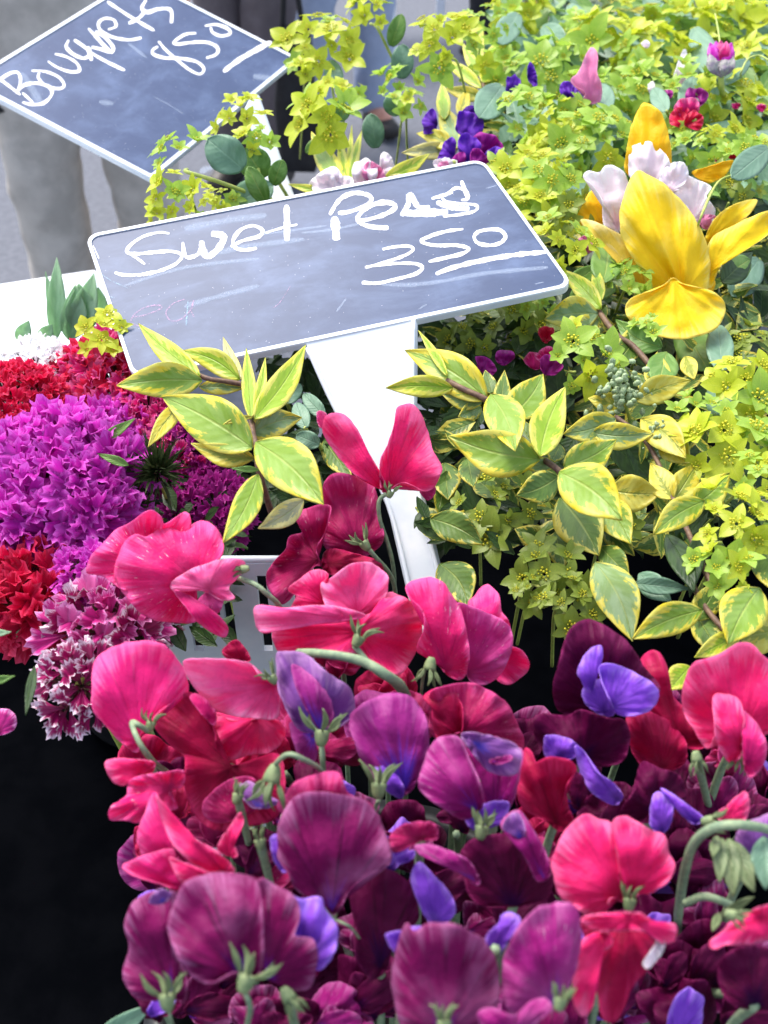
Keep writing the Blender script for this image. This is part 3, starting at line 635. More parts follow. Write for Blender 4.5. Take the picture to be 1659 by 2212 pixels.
sweet_pea('round rose pink sweet pea seen from behind at the left edge of the basket', [
    pt(T5, [(395, 900), (400, 810), (440, 750), (520, 710), (620, 698), (710, 715), (770, 770), (800, 850), (815, 920), (740, 960), (690, 1000), (640, 1050), (600, 1110), (597, 1175), (540, 1150), (470, 1080), (410, 1000)], (600, 1120), 0, HOT, dome=.45, cre=[(-115, -.10, .12)], ruf=.05),
    ], dd=-.008, cal=cx(T5, 650, 1060, -75, 30, .3, -.012), stem=sm(T5, [(640, 1085, -.012), (600, 1060, -.015), (570, 1050, -.014), (600, 1130, -.02), (660, 1215, -.015), (720, 1260, .01)]), sr=14)
sweet_pea('light pink sweet pea with a pleated upper lobe against the basket', [
    pt(T5, [(920, 1010), (1000, 1040), (1100, 1035), (1200, 1040), (1230, 1100), (1180, 1170), (1080, 1190), (980, 1210), (930, 1180), (925, 1100)], (1120, 1020), .004, CORAL, dome=.3, ruf=.05),
    pt(T5, [(790, 790), (820, 770), (900, 775), (990, 778), (1080, 790), (1130, 850), (1200, 880), (1205, 960), (1190, 1030), (1110, 1035), (1000, 1020), (920, 985), (860, 920), (810, 850)], (1180, 880), -.006, PINK, dome=.35, cre=(170, -.12, .12), ruf=.05, name='banner_petal'),
    pt(T5, [(960, 740), (1015, 690), (1060, 730), (1080, 780), (1000, 778)], (1050, 790), .012, RED, dome=.2),
    ], dd=-.012, cal=cx(T5, 1180, 860, -130, 30, .3, -.015), stem=None)
sweet_pea('half faded lilac sweet pea bud with green star calyx under the long arched stalk', [
    pt(T5, [(1195, 760), (1220, 740), (1300, 745), (1360, 780), (1420, 840), (1500, 890), (1530, 970), (1520, 1020), (1440, 1080), (1380, 1090), (1300, 1080), (1240, 1000), (1205, 900)], (1380, 1090), 0, LILAC, dome=.55, cre=[(-120, -.12, .12), (-70, .1, .15)], ruf=.06, crump=.2),
    pt(T5, [(1250, 1050), (1330, 1080), (1370, 1180), (1340, 1230), (1290, 1190)], (1360, 1100), .004, MAGV, dome=.3),
    pt(T5, [(1260, 800), (1330, 830), (1420, 930), (1440, 1040), (1380, 1075), (1330, 1000), (1280, 900)], (1385, 1085), -.010, MAGV, dome=.4, name='keel_petal'),
    ], dd=-.022, cal=cx(T5, 1390, 1110, -85, 52, .15, -.015), stem=sm(T5, [(1390, 1150, -.012), (1395, 1230, -.01), (1400, 1330, .02)]), sr=14)
t = thing('sweet_pea_stalk', 'long grey-green stalk arching over the lilac sweet pea bud', 'flower stalk', P(*one(T5, 1620, 830), .35))
tube('stalk', [P(*one(T5, x, y), D0(1036+.5*y)+z) for x, y, z in ((1290, 745, -.045), (1380, 750, -.06), (1480, 762, -.062), (1580, 790, -.06), (1680, 850, -.055), (1740, 900, -.03), (1780, 1000, .03))], 0.0013, STEM, t, r2=.0016, n=10)
sweet_pea('purple-pink sweet pea with violet foot and star calyx right of the lilac bud', [
    pt(TC, [(560, 1800), (640, 1740), (760, 1690), (880, 1700), (940, 1760), (980, 1850), (985, 2000), (930, 2150), (880, 2230), (800, 2240), (700, 2180), (620, 2050), (560, 1900)], (850, 2200), 0, MAGV, dome=.4, cre=(-95, .1, .15), ruf=.08),
    pt(TC, [(690, 2060), (780, 2100), (850, 2200), (830, 2260), (740, 2200)], (830, 2230), -.006, VIOLET, dome=.3),
    ], dd=-.012, cal=cx(T7, 1440, 240, -85, 52, .3, -.02), stem=sm(T7, [(1440, 290, -.015), (1410, 380, 0), (1400, 470, .03)]), sr=12)
sweet_pea('crimson sweet pea streaked with white flecks near the centre right', [
    pt(T6, [(195, 480), (200, 400), (280, 370), (380, 360), (470, 400), (540, 460), (575, 540), (605, 600), (600, 660), (540, 640), (440, 600), (340, 570), (240, 600), (200, 560)], (330, 590), 0, DRED, dome=.35, cre=(-110, .1, .15), ruf=.08, crump=.15),
    pt(T6, [(200, 460), (170, 420), (230, 380), (310, 400), (340, 480), (330, 580), (230, 600)], (330, 590), -.004, RED, dome=.3)], dd=.0)
sweet_pea('striped magenta sweet pea with a pale folded wing, above the round plum bloom', [
    pt(T6, [(340, 585), (400, 580), (480, 590), (540, 620), (595, 650), (590, 740), (560, 860), (520, 930), (480, 950), (430, 900), (420, 780), (400, 690)], (480, 940), 0, PLUMM, dome=.35, cre=(-80, .1, .15), ruf=.1),
    pt(T6, [(335, 580), (430, 580), (540, 610), (595, 660), (580, 740), (520, 760), (440, 730), (380, 660)], (400, 620), -.008, LILAC, dome=.35, ruf=.08),
    pt(T6, [(460, 690), (540, 670), (555, 690), (500, 710), (460, 705)], (470, 700), -.011, PLUMM, dome=.2),
    pt(T6, [(145, 800), (165, 720), (210, 620), (280, 580), (330, 600), (370, 690), (410, 780), (430, 870), (400, 930), (340, 950), (250, 900), (180, 850)], (400, 900), -.010, PLUMM, dome=.55, cre=(-150, .06, .2), name='banner_petal'),
    pt(T6, [(350, 930), (400, 890), (470, 870), (540, 880), (510, 960), (430, 990), (370, 985)], (430, 960), -.006, VIOLET, dome=.3)],
    dd=-.014, cal=cx(T6, 420, 1000, -80, 44, .6, -.018), stem=None)
sweet_pea('deep crimson sweet pea hanging below the light pink one', [
    pt(T5, [(665, 1060), (700, 990), (800, 925), (850, 935), (900, 1010), (930, 1100), (930, 1200), (1000, 1230), (1100, 1220), (1200, 1180), (1230, 1300), (1200, 1450), (1100, 1500), (950, 1520), (850, 1460), (800, 1330), (800, 1200), (740, 1150)], (1000, 1240), .004, RED, dome=.35, cre=[(100, .1, .15), (30, -.08, .15)], ruf=.08),
    pt(T5, [(820, 940), (860, 925), (930, 1000), (925, 1060), (870, 1010)], (900, 1020), -.004, HOT, dome=.3)], dd=-.004)
sweet_pea('small ragged red sweet pea at the far left of the front basket', [
    pt(T7, [(125, 100), (200, 90), (300, 95), (360, 110), (340, 160), (260, 180), (210, 220), (160, 200), (128, 150)], (340, 130), 0, CORAL, dome=.3, crump=.2),
    pt(T7, [(145, 385), (150, 320), (220, 270), (240, 200), (300, 170), (400, 155), (500, 150), (495, 220), (430, 260), (470, 330), (380, 350), (320, 380), (270, 400), (210, 385)], (430, 230), -.004, HOTF, dome=.3, ruf=.15, nr=7, crump=.3)], dd=.0)
sweet_pea('scarlet-pink sweet pea with long pointed folds at the left rim', [
    pt(T7, [(275, 460), (300, 380), (350, 265), (380, 280), (420, 400), (460, 560), (500, 640), (400, 700), (310, 600), (290, 540)], (470, 650), .004, HOT, dome=.3, cre=(-110, .1, .2)),
    pt(T7, [(365, 270), (400, 320), (470, 420), (560, 480), (650, 530), (720, 590), (740, 640), (640, 650), (540, 600), (450, 500), (400, 400)], (700, 640), -.008, CORAL, dome=.45, cre=(-140, .08, .2), name='banner_petal'),
    pt(T7, [(205, 605), (300, 560), (440, 525), (470, 600), (520, 680), (480, 730), (400, 700), (300, 670), (230, 640)], (480, 700), -.006, HOT, dome=.3, cre=(-150, -.12, .15)),
    pt(T7, [(430, 570), (520, 600), (640, 645), (740, 640), (640, 660), (560, 690), (500, 700)], (620, 660), -.012, CORAL, dome=.35),
    pt(T7, [(660, 520), (720, 420), (770, 350), (790, 400), (740, 470), (760, 560), (720, 560)], (720, 560), .004, CORAL, dome=.2)], dd=-.012)
sweet_pea('large plum sweet pea banner standing upright in the middle front', [
    pt(T7, [(955, 330), (1000, 250), (1060, 190), (1150, 160), (1245, 160), (1290, 250), (1420, 330), (1300, 400), (1100, 420)], (1180, 500), .012, DRED, dome=.3, ruf=.08),
    pt(T7, [(915, 480), (960, 460), (1000, 560), (990, 640), (940, 590)], (1000, 600), .004, VIOLET, dome=.3),
    pt(T7, [(955, 500), (960, 400), (1000, 310), (1070, 260), (1150, 260), (1250, 265), (1370, 290), (1430, 350), (1470, 450), (1500, 590), (1420, 620), (1330, 690), (1260, 800), (1220, 850), (1150, 760), (1060, 740), (1000, 650), (960, 590)], (1215, 820), 0, PLUM, dome=.42, cre=[(-110, .10, .13), (-80, -.04, .1)], ruf=.05, name='banner_petal'),
    pt(T7, [(1480, 500), (1520, 580), (1480, 610), (1460, 560)], (1480, 600), .004, VIOLET, dome=.2),
    ], dd=-.022, cal=cx(T7, 1215, 840, -95, 34, .9, .004), stem=sm(T7, [(1215, 860, .0), (1300, 900, -.004), (1350, 960, .01)]), sr=7)
sweet_pea('biggest plum sweet pea, bottom left, with a violet wing and open green calyx', [
    pt(T7, [(960, 730), (1060, 760), (1160, 760), (1180, 820), (1240, 900), (1230, 1020), (1160, 1110), (1100, 1060), (1040, 930)], (1060, 1100), .004, VIOLET, dome=.4, ruf=.1),
    pt(T7, [(860, 680), (960, 710), (1040, 760), (1060, 850), (1040, 940), (1120, 960), (1150, 1060), (1120, 1180), (1060, 1210), (960, 1170), (880, 1080), (840, 900)], (900, 1150), -.002, PLUM, dome=.4, cre=(-60, .08, .15), ruf=.06),
    pt(T7, [(425, 900), (450, 800), (490, 700), (580, 650), (700, 638), (800, 650), (860, 690), (880, 800), (880, 950), (880, 1080), (860, 1150), (740, 1120), (640, 1170), (560, 1160), (480, 1060), (440, 980)], (780, 1130), -.010, PLUM, dome=.4, cre=[(-140, .10, .12), (-85, .04, .1)], ruf=.05, name='banner_petal'),
    ], dd=-.028, cal=cx(T7, 800, 1170, -70, 62, .2, -.02), stem=sm(T7, [(790, 1210, -.012), (820, 1290, -.01), (800, 1400, .01)]), sr=15)
sweet_pea('plum sweet pea at the lower left corner, half behind the biggest one', [
    pt(T7, [(215, 900), (250, 800), (330, 740), (420, 720), (470, 760), (430, 900), (470, 1050), (520, 1150), (500, 1260), (440, 1250), (300, 1250), (230, 1200), (205, 1120), (240, 1000)], (450, 1220), 0, PLUM, dome=.4, cre=[(-110, .12, .12), (-140, -.06, .12)], ruf=.08, crump=.18),
    pt(T7, [(330, 780), (380, 720), (440, 740), (400, 790)], (400, 780), -.010, LILAC, dome=.3)], dd=-.012, cal=cx(T7, 420, 1260, -95, 56, .3, -.02), stem=sm(T7, [(430, 1300, -.015), (450, 1420, .01)]))
sweet_pea('dark maroon sweet pea lobe between the two largest plum blooms', [
    pt(T7, [(1300, 700), (1360, 640), (1450, 615), (1540, 650), (1610, 730), (1640, 850), (1600, 900), (1520, 960), (1480, 1100), (1400, 1150), (1330, 1050), (1320, 880)], (1450, 1080), 0, MAROON, dome=.4, ruf=.05),
    pt(T8, [(115, 500), (150, 440), (200, 480), (270, 560), (310, 640), (270, 705), (200, 700), (150, 620)], (220, 700), -.004, VIOLET, dome=.4, ruf=.05)], dd=.0)
sweet_pea('broad maroon sweet pea at the bottom edge, second bloom from the corner plum', [
    pt(T8, [(5, 760), (60, 740), (160, 720), (150, 800), (60, 840)], (80, 800), .004, VIOLET, dome=.3),
    pt(T8, [(40, 900), (60, 780), (95, 700), (130, 740), (200, 705), (290, 700), (380, 740), (450, 800), (490, 880), (500, 1000), (470, 1100), (420, 1200), (250, 1230), (100, 1180), (50, 1050)], (260, 1180), -.004, PLUM, dome=.42, cre=[(-125, .1, .12), (-75, -.04, .12)], ruf=.05, name='banner_petal')], dd=-.022, cal=cx(T8, 260, 1150, -90, 42, .5, -.024))
sweet_pea('plum-magenta sweet pea leaning right, beside the lower coral pink bloom', [
    pt(T8, [(500, 700), (510, 670), (550, 660), (590, 690), (560, 750), (470, 870), (440, 770)], (480, 820), .008, VIOLET, dome=.3),
    pt(T8, [(510, 950), (520, 850), (570, 740), (640, 660), (720, 620), (790, 615), (840, 660), (850, 760), (830, 880), (790, 980), (730, 1060), (640, 1130), (560, 1100), (520, 1040)], (740, 1050), 0, PLUMM, dome=.42, cre=(-110, .10, .12), ruf=.06),
    pt(T8, [(405, 1100), (460, 1070), (560, 1100), (640, 1040), (700, 1030), (720, 1080), (640, 1150), (560, 1250), (450, 1200)], (560, 1180), -.014, PLUMM, dome=.35, cre=(-20, .1, .15))], dd=-.024, cal=cx(T8, 760, 1050, -75, 40, .6, -.02))
sweet_pea('brightest coral pink sweet pea, two round lobes, front right', [
    pt(T8, [(770, 330), (850, 235), (920, 250), (985, 280), (1010, 380), (1015, 480), (1060, 560), (1100, 580), (1040, 615), (980, 600), (950, 660), (880, 670), (820, 630), (760, 590), (730, 500), (725, 430)], (1020, 590), 0, CORAL, dome=.35, ruf=.06),
    pt(T8, [(985, 270), (1030, 240), (1080, 260), (1150, 300), (1215, 330), (1230, 400), (1260, 460), (1230, 520), (1180, 560), (1120, 580), (1070, 560), (1020, 490), (1005, 380)], (1070, 570), -.004, CORAL, dome=.4, ruf=.06, name='banner_petal')],
    dd=-.022, cal=cx(T8, 1060, 620, -80, 40, .6, -.006), stem=sm(T8, [(1060, 640, -.004), (1080, 760, .02)]))
sweet_pea('lower coral pink sweet pea hanging open with a white torn rim', [
    pt(T8, [(850, 700), (950, 690), (1050, 660), (1120, 670), (1190, 700), (1255, 720), (1250, 780), (1190, 800), (1150, 900), (1080, 970), (1040, 1060), (1000, 1130), (950, 1120), (920, 1000), (900, 850)], (1040, 690), .002, RED, dome=.35, cre=(95, -.08, .15), ruf=.14, nr=6),
    pt(T8, [(830, 830), (880, 760), (960, 740), (985, 800), (920, 850), (915, 960), (900, 1060), (860, 1110), (820, 1050), (815, 920)], (960, 750), -.008, CORAL, dome=.4, cre=(110, .06, .15)),
    pt(T8, [(850, 690), (900, 670), (1000, 660), (1110, 665), (1180, 710), (1260, 710), (1250, 780), (1200, 790), (1120, 740), (1000, 740), (900, 730)], (1050, 690), -.012, CORAL, dome=.35, ruf=.12),
    pt(T8, [(1190, 770), (1215, 790), (1190, 850), (1140, 900), (1120, 880), (1160, 820)], (1180, 790), -.010, PALE, dome=.3, ruf=.2, nr=9)], dd=-.018)
sweet_pea('maroon sweet pea with bright violet wings standing alone against the dark gap', [
    pt(T6, [(725, 380), (750, 280), (780, 180), (830, 100), (900, 85), (980, 130), (1060, 190), (1120, 280), (1190, 380), (1150, 450), (1000, 480), (830, 480), (800, 500), (740, 460)], (960, 470), .002, MAROON, dome=.4, cre=(-100, .1, .15), ruf=.06, name='banner_petal'),
    pt(T6, [(835, 310), (860, 250), (900, 205), (940, 200), (940, 260), (900, 320), (900, 380), (870, 380), (850, 340)], (900, 390), -.010, VIOLET, dome=.4, name='wing_petal'),
    pt(T6, [(930, 290), (1000, 280), (1100, 320), (1170, 370), (1190, 410), (1160, 470), (1080, 500), (1010, 490), (960, 400)], (980, 460), -.012, VIOLET, dome=.45, name='wing_petal'),
    pt(T6, [(860, 380), (930, 340), (980, 360), (1010, 430), (990, 500), (920, 490), (865, 440)], (950, 480), -.007, VIOLET, dome=.35, name='keel_petal'),
    ], dd=-.014, cal=cx(T6, 940, 500, -90, 34, .9, .0))
sweet_pea('maroon sweet pea with a violet streak of wing, under the violet-winged one', [
    pt(T6, [(640, 530), (680, 490), (780, 500), (850, 470), (960, 510), (1040, 520), (1060, 620), (1020, 700), (900, 720), (780, 700), (680, 650)], (850, 680), .004, MAROON, dome=.35, cre=(-90, .08, .15), ruf=.08),
    pt(T6, [(690, 600), (720, 583), (790, 595), (840, 630), (830, 680), (760, 690), (700, 680)], (760, 680), -.002, VIOLET, dome=.3),
    pt(T6, [(825, 640), (860, 650), (920, 740), (990, 790), (1035, 850), (1000, 885), (920, 850), (860, 780)], (1010, 860), -.008, VIOLET, dome=.45),
    ], dd=-.004)
sweet_pea('dark red sweet pea between the violet-winged bloom and the red one at the edge', [
    pt(T6, [(1105, 260), (1150, 215), (1190, 225), (1225, 300), (1240, 400), (1300, 470), (1370, 580), (1400, 630), (1300, 640), (1250, 560), (1150, 480), (1130, 340)], (1280, 600), .0, RED, dome=.3, cre=(-110, .1, .15)),
    pt(T6, [(1050, 500), (1130, 480), (1230, 520), (1300, 600), (1300, 700), (1220, 750), (1120, 720), (1060, 620)], (1200, 720), -.004, RED, dome=.3, ruf=.1, crump=.2)], dd=.002)
sweet_pea('large red-pink sweet pea cut by the right edge of the picture', [
    pt(T6, [(1295, 400), (1330, 280), (1430, 240), (1520, 190), (1580, 190), (1640, 240), (1700, 300), (1720, 450), (1680, 560), (1560, 600), (1450, 560), (1400, 640), (1350, 580), (1300, 490)], (1540, 590), 0, CORAL, dome=.4, cre=(-100, .1, .12), ruf=.06),
    pt(T6, [(1420, 420), (1470, 405), (1530, 430), (1555, 500), (1545, 600), (1540, 680), (1490, 700), (1440, 620), (1425, 520)], (1540, 640), -.012, CORAL, dome=.5, name='wing_petal'),
    pt(T6, [(1540, 480), (1600, 520), (1645, 600), (1650, 680), (1600, 760), (1560, 740), (1550, 620)], (1570, 700), -.014, HOT, dome=.5, name='wing_petal')], dd=-.016, cal=cx(T6, 1535, 680, 110, 34, .6, -.01))
sweet_pea('maroon sweet pea with two violet wings left of the drooping green calyx', [
    pt(T6, [(1110, 700), (1180, 720), (1280, 760), (1300, 860), (1240, 900), (1150, 960), (1060, 960), (1020, 920), (1080, 820)], (1180, 900), .002, MAROON, dome=.3, cre=(-90, .12, .12), ruf=.1),
    pt(T6, [(1160, 850), (1200, 830), (1250, 880), (1240, 960), (1200, 1010), (1150, 970)], (1200, 1000), -.006, VIOLET, dome=.35),
    pt(T6, [(1195, 815), (1250, 840), (1330, 900), (1380, 940), (1340, 970), (1260, 900)], (1350, 960), -.008, VIOLET, dome=.35)], dd=-.004)
sweet_pea('dark crimson sweet pea with curled top, left of the lone violet streak', [
    pt(T6, [(570, 800), (590, 700), (610, 640), (640, 660), (650, 700), (720, 680), (800, 690), (830, 730), (790, 800), (800, 900), (830, 980), (760, 1000), (680, 940), (600, 900)], (740, 960), 0, RED, dome=.35, cre=(-110, .12, .13), ruf=.1),
    pt(T6, [(790, 780), (830, 740), (880, 800), (870, 880), (820, 900)], (840, 890), .006, MAROON, dome=.3)], dd=-.006)
sweet_pea('maroon sweet pea with a pale streaked fold, above the plum banner at the bottom', [
    pt(T8, [(325, 420), (370, 350), (460, 320), (540, 320), (600, 360), (660, 420), (720, 480), (720, 580), (640, 620), (500, 640), (400, 620), (350, 540)], (560, 630), .004, MAROON, dome=.4, cre=(-110, .08, .15), ruf=.05),
    pt(T8, [(505, 290), (540, 230), (590, 220), (640, 300), (700, 400), (720, 500), (660, 520), (610, 420), (560, 330)], (690, 510), -.008, PLUMM, dome=.4, cre=(-120, .1, .15)),
    pt(T8, [(510, 290), (550, 230), (590, 240), (610, 300), (600, 350), (550, 320)], (590, 340), -.010, LILAC, dome=.3)], dd=-.010)
sweet_pea('magenta edged sweet pea, narrow and folded, right of the upright plum banner', [
    pt(T8, [(20, 340), (80, 280), (160, 265), (220, 280), (230, 340), (160, 350), (100, 380), (40, 400)], (160, 340), -.002, DRED, dome=.4, ruf=.1),
    pt(T8, [(130, 370), (200, 365), (300, 400), (370, 440), (415, 520), (390, 540), (330, 470), (240, 430), (160, 410)], (390, 520), -.008, PLUMM, dome=.4),
    pt(T8, [(50, 420), (130, 390), (120, 430), (60, 450)], (100, 430), .0, VIOLET, dome=.3)], dd=-.014)
sweet_pea('pale lilac sweet pea hidden behind the drooping calyx at the right edge', [
    pt(T8, [(1520, 330), (1560, 280), (1640, 240), (1700, 230), (1720, 320), (1680, 420), (1600, 440), (1540, 400)], (1620, 420), 0, LILAC, dome=.4),
    pt(T8, [(1430, 240), (1490, 190), (1555, 135), (1580, 180), (1560, 260), (1490, 270)], (1470, 260), -.004, CORAL, dome=.3)], dd=-.010, cal=cx(T8, 1400, 265, 0, 36, .5, -.01))
t = thing('sweet_pea_stalk', 'hairy grey-green stalk bowed over with a drooping calyx at the right', 'flower stalk', P(*one(T8, 1270, 690), .30)); dq = D0(1780)-.05
tube('stalk', [P(*one(T8, x, y), dq+z) for x, y, z in ((1265, 760, .05), (1275, 640, .02), (1300, 480, 0), (1340, 360, -.01), (1420, 295, -.016), (1520, 280, -.018), (1620, 290, -.016), (1720, 320, -.01))], 0.0012, STEM, t, n=12)
tube('branch', [P(*one(T8, x, y), dq+z) for x, y, z in ((1300, 620, 0), (1380, 590, -.004), (1460, 610, -.006), (1520, 640, -.004))], .0010, STEM, t, n=8)
for k, (b, tp, wd) in enumerate((((1460, 340), (1450, 530), 34), ((1490, 340), (1510, 590), 46), ((1500, 350), (1600, 570), 50), ((1440, 330), (1420, 420), 24), ((1640, 330), (1650, 560), 60), ((1470, 660), (1600, 590), 20), ((1450, 660), (1420, 740), 20))):
    leaf(t, one(T8, *b), one(T8, *tp), wd, BLUEG if k == 4 else SEPG, db=dq-.012, dt=dq-.02, name='sepal')
sweet_pea('coral red sweet pea over maroon petals in the bottom right corner', [
    pt(T8, [(1440, 900), (1500, 820), (1600, 800), (1720, 850), (1720, 1050), (1600, 1080), (1480, 1040)], (1600, 1060), .006, MAROON, dome=.35),
    pt(T8, [(1405, 790), (1450, 750), (1500, 700), (1560, 660), (1680, 620), (1740, 650), (1740, 760), (1640, 780), (1540, 800), (1470, 800), (1425, 820)], (1640, 680), -.004, CORAL, dome=.4, ruf=.1, cre=(160, .1, .15))], dd=-.014, cal=cx(T8, 1500, 670, 20, 34, .6, -.01))
sweet_pea('red lobed sweet pea tucked under the flaked crimson one on the left slope', [
    pt(T7, [(600, 290), (700, 200), (820, 180), (880, 260), (860, 330), (760, 380), (660, 400), (600, 360)], (760, 380), .010, DRED, dome=.3),
    pt(T7, [(760, 230), (820, 200), (900, 260), (960, 300), (900, 330), (820, 320)], (860, 320), .004, LILAC, dome=.3)], dd=-.002, cal=cx(T7, 930, 170, 105, 62, .55, -.022), stem=sm(T7, [(930, 130, -.02), (1000, 70, -.03), (1080, 95, -.028), (1170, 155, -.01), (1200, 260, .02)]), sr=12)
# a few calyx buds that poke out between the blooms
for (T, x, y, ang, r, lab) in ((T7, 760, 280, -75, 34, 'small green sweet pea bud beside the drooping calyx on the left slope'), (T7, 870, 500, -100, 34, 'green bud in the gap above the biggest plum bloom'), (T7, 1000, 1230, 60, 46, 'pointed green sepals below the violet wing at the bottom left'), (T6, 1350, 680, 80, 34, 'green calyx under the red bloom at the right edge')):
    a = one(T, x, y); d = D0(a[1])-.045; t = thing('sweet_pea_bud', lab, 'flower bud', P(a[0], a[1], d), 'sweet pea buds'); calyx(t, a[0], a[1], d, ang, r, closed=.75)
    tube('stalk', [P(a[0], a[1], d+.003), P(a[0]+10, a[1]+40, d+.01), P(a[0]+30, a[1]+120, d+.06)], .0012, STEM, t)
# low blooms that fill the basket between the ones named above
CN = {'maroon': 'near-black maroon', 'deep_rose': 'dusky rose', 'crimson': 'dark crimson', 'plum': 'shaded plum', 'plum_magenta': 'purple-magenta', 'violet': 'violet-winged', 'magenta_violet': 'magenta and violet'}
def lowlab(x, y, m):
    v = 'in the rear row' if y < 1640 else 'level with the lilac bud' if y < 1780 else 'level with the upright plum banner' if y < 1920 else 'level with the biggest plum bloom' if y < 2060 else 'at the bottom edge'
    h = 'on the left slope' if x < 620 else 'left of the middle' if x < 860 else 'in the middle' if x < 1080 else 'left of the coral bloom' if x < 1260 else 'behind the coral bloom' if x < 1460 else 'near the right edge'
    return 'low %s sweet pea %s, %s' % (CN[m.name], h, v)
fill = [(720, 1600, 130, DRED), (800, 1560, 150, MAGV), (520, 1560, 130, DRED), (640, 1740, 120, PLUMM), (760, 1760, 120, PLUM), (900, 1830, 130, PLUM), (600, 1880, 130, DRED), (700, 1960, 110, MAROON), (780, 2010, 120, PLUM), (1140, 1830, 120, DRED), (1050, 1990, 110, PLUM), (1260, 1600, 120, MAROON), (1180, 1780, 120, RED), (1480, 1760, 130, MAROON), (1580, 1620, 110, DRED), (1520, 1960, 130, PLUM), (1460, 2080, 120, MAROON), (560, 2180, 120, PLUM), (340, 2150, 110, MAROON), (470, 1580, 110, RED), (380, 1720, 100, RED), (330, 1820, 90, RED), (640, 1560, 150, DRED), (560, 1640, 150, RED), (700, 1700, 150, MAROON), (470, 1760, 140, DRED), (560, 1830, 140, MAROON), (880, 1560, 150, DRED), (1060, 1620, 140, DRED), (1160, 1700, 150, MAROON), (860, 1800, 160, MAROON), (960, 1900, 170, MAROON), (1120, 1960, 180, MAROON), (1240, 1680, 150, MAROON), (1330, 1760, 160, MAROON),
        (1430, 1690, 140, MAROON), (1560, 1700, 150, PLUM), (1620, 1750, 120, MAROON), (1500, 1860, 170, MAROON), (1400, 2000, 170, MAROON), (1530, 2060, 170, MAROON), (1340, 2120, 160, PLUM), (1470, 2170, 170, MAROON), (1620, 2180, 160, MAROON), (800, 2120, 170, MAROON), (730, 2190, 140, PLUMM), (620, 2200, 150, MAROON), (850, 1980, 140, MAROON),
        (700, 1820, 130, MAROON), (1040, 2170, 150, PLUMM), (1200, 2200, 160, PLUM), (1260, 1900, 130, MAROON), (1000, 1740, 120, MAROON), (400, 1870, 110, DRED), (740, 1400, 130, DRED), (840, 1480, 140, RED), (560, 2050, 150, MAROON), (1400, 1880, 140, VIOLET), (1290, 2030, 100, VIOLET), (460, 1650, 120, RED)]
for k, (x, y, r, m) in enumerate(fill):
    d = D0(y)+.012+random.random()*.012
    t = thing('sweet_pea_flower', lowlab(x, y, m), 'sweet pea', P(x, y, d+.01), 'low sweet pea blooms sunk in the basket')
    a0 = random.uniform(-50, 50)
    o, b = ell(x, y, r, r*.9, a0, .08, jit=.2); petal(t, o, b, d, m, name='banner_petal', cre=(a0-90, .15, .15), ruf=.09, dome=.35, crump=.2)
    o, b = ell(x+random.uniform(-12, 12), y+r*.15, r*.42, r*.75, a0+40, jit=.15); petal(t, o, b, d-.009, VIOLET if m is MAROON and k % 3 == 0 else m, name='wing_petal', dome=.5, ruf=.08)
    o, b = ell(x-random.uniform(5, 25), y+r*.2, r*.38, r*.7, a0-40, jit=.15); petal(t, o, b, d-.007, m, name='wing_petal', dome=.5, ruf=.08)
    q_ = P(x, y+r*.3, d); tube('stalk', [q_, q_+Vector((0, .006, -.02)), q_+Vector((0, .01, -.10))], .0011, STEM, t, n=6)
for k in range(60):
    y = random.uniform(1500, 2200); x0 = 300 if y > 1600 else 420; x = random.uniform(x0, 1640); fill2 = random.choice([MAROON, MAROON, PLUM, PLUMM, RED if x < 800 else PLUM, VIOLET])
    d = D0(y)+.034+random.random()*.015; r = random.uniform(120, 165)
    t = thing('sweet_pea_flower', lowlab(x, y, fill2), 'sweet pea', P(x, y, d+.01), 'low sweet pea blooms sunk in the basket'); a0 = random.uniform(-80, 80)
    o, b = ell(x, y, r, r*.9, a0, .08, jit=.22); petal(t, o, b, d, fill2, name='banner_petal', cre=(a0-90, .15, .15), ruf=.09, dome=.35, crump=.2, nt_=8)
    o, b = ell(x, y+r*.15, r*.42, r*.75, a0+40, jit=.15); petal(t, o, b, d-.009, MAROON, name='wing_petal', dome=.5, ruf=.08, nt_=8)
for k in range(26):   # bare stalks running down into the basket
    x = random.uniform(380, 1600); y = random.uniform(1500, 2150); d = D0(y)+.01
    t = thing('sweet_pea_stalk', 'thin green stalk glimpsed in the gaps between the sweet peas', 'flower stalk', P(x, y, d+.07), 'stalks glimpsed between the sweet peas')
    tube('stalk', [P(x, y, d), P(x, y, d)+Vector((random.uniform(-.005, .005), .01, -.03)), P(x, y, d)+Vector((random.uniform(-.01, .01), .01, -.10))], .0013, STEM, t, n=6)
o = leaf(None, (200, 2260), (330, 2170), 50, BLUEG, db=.30, dt=.29, name='green_leaf'); o['label'] = 'blue-green leaf tip at the bottom edge beside the black gap'; o['category'] = 'leaf'
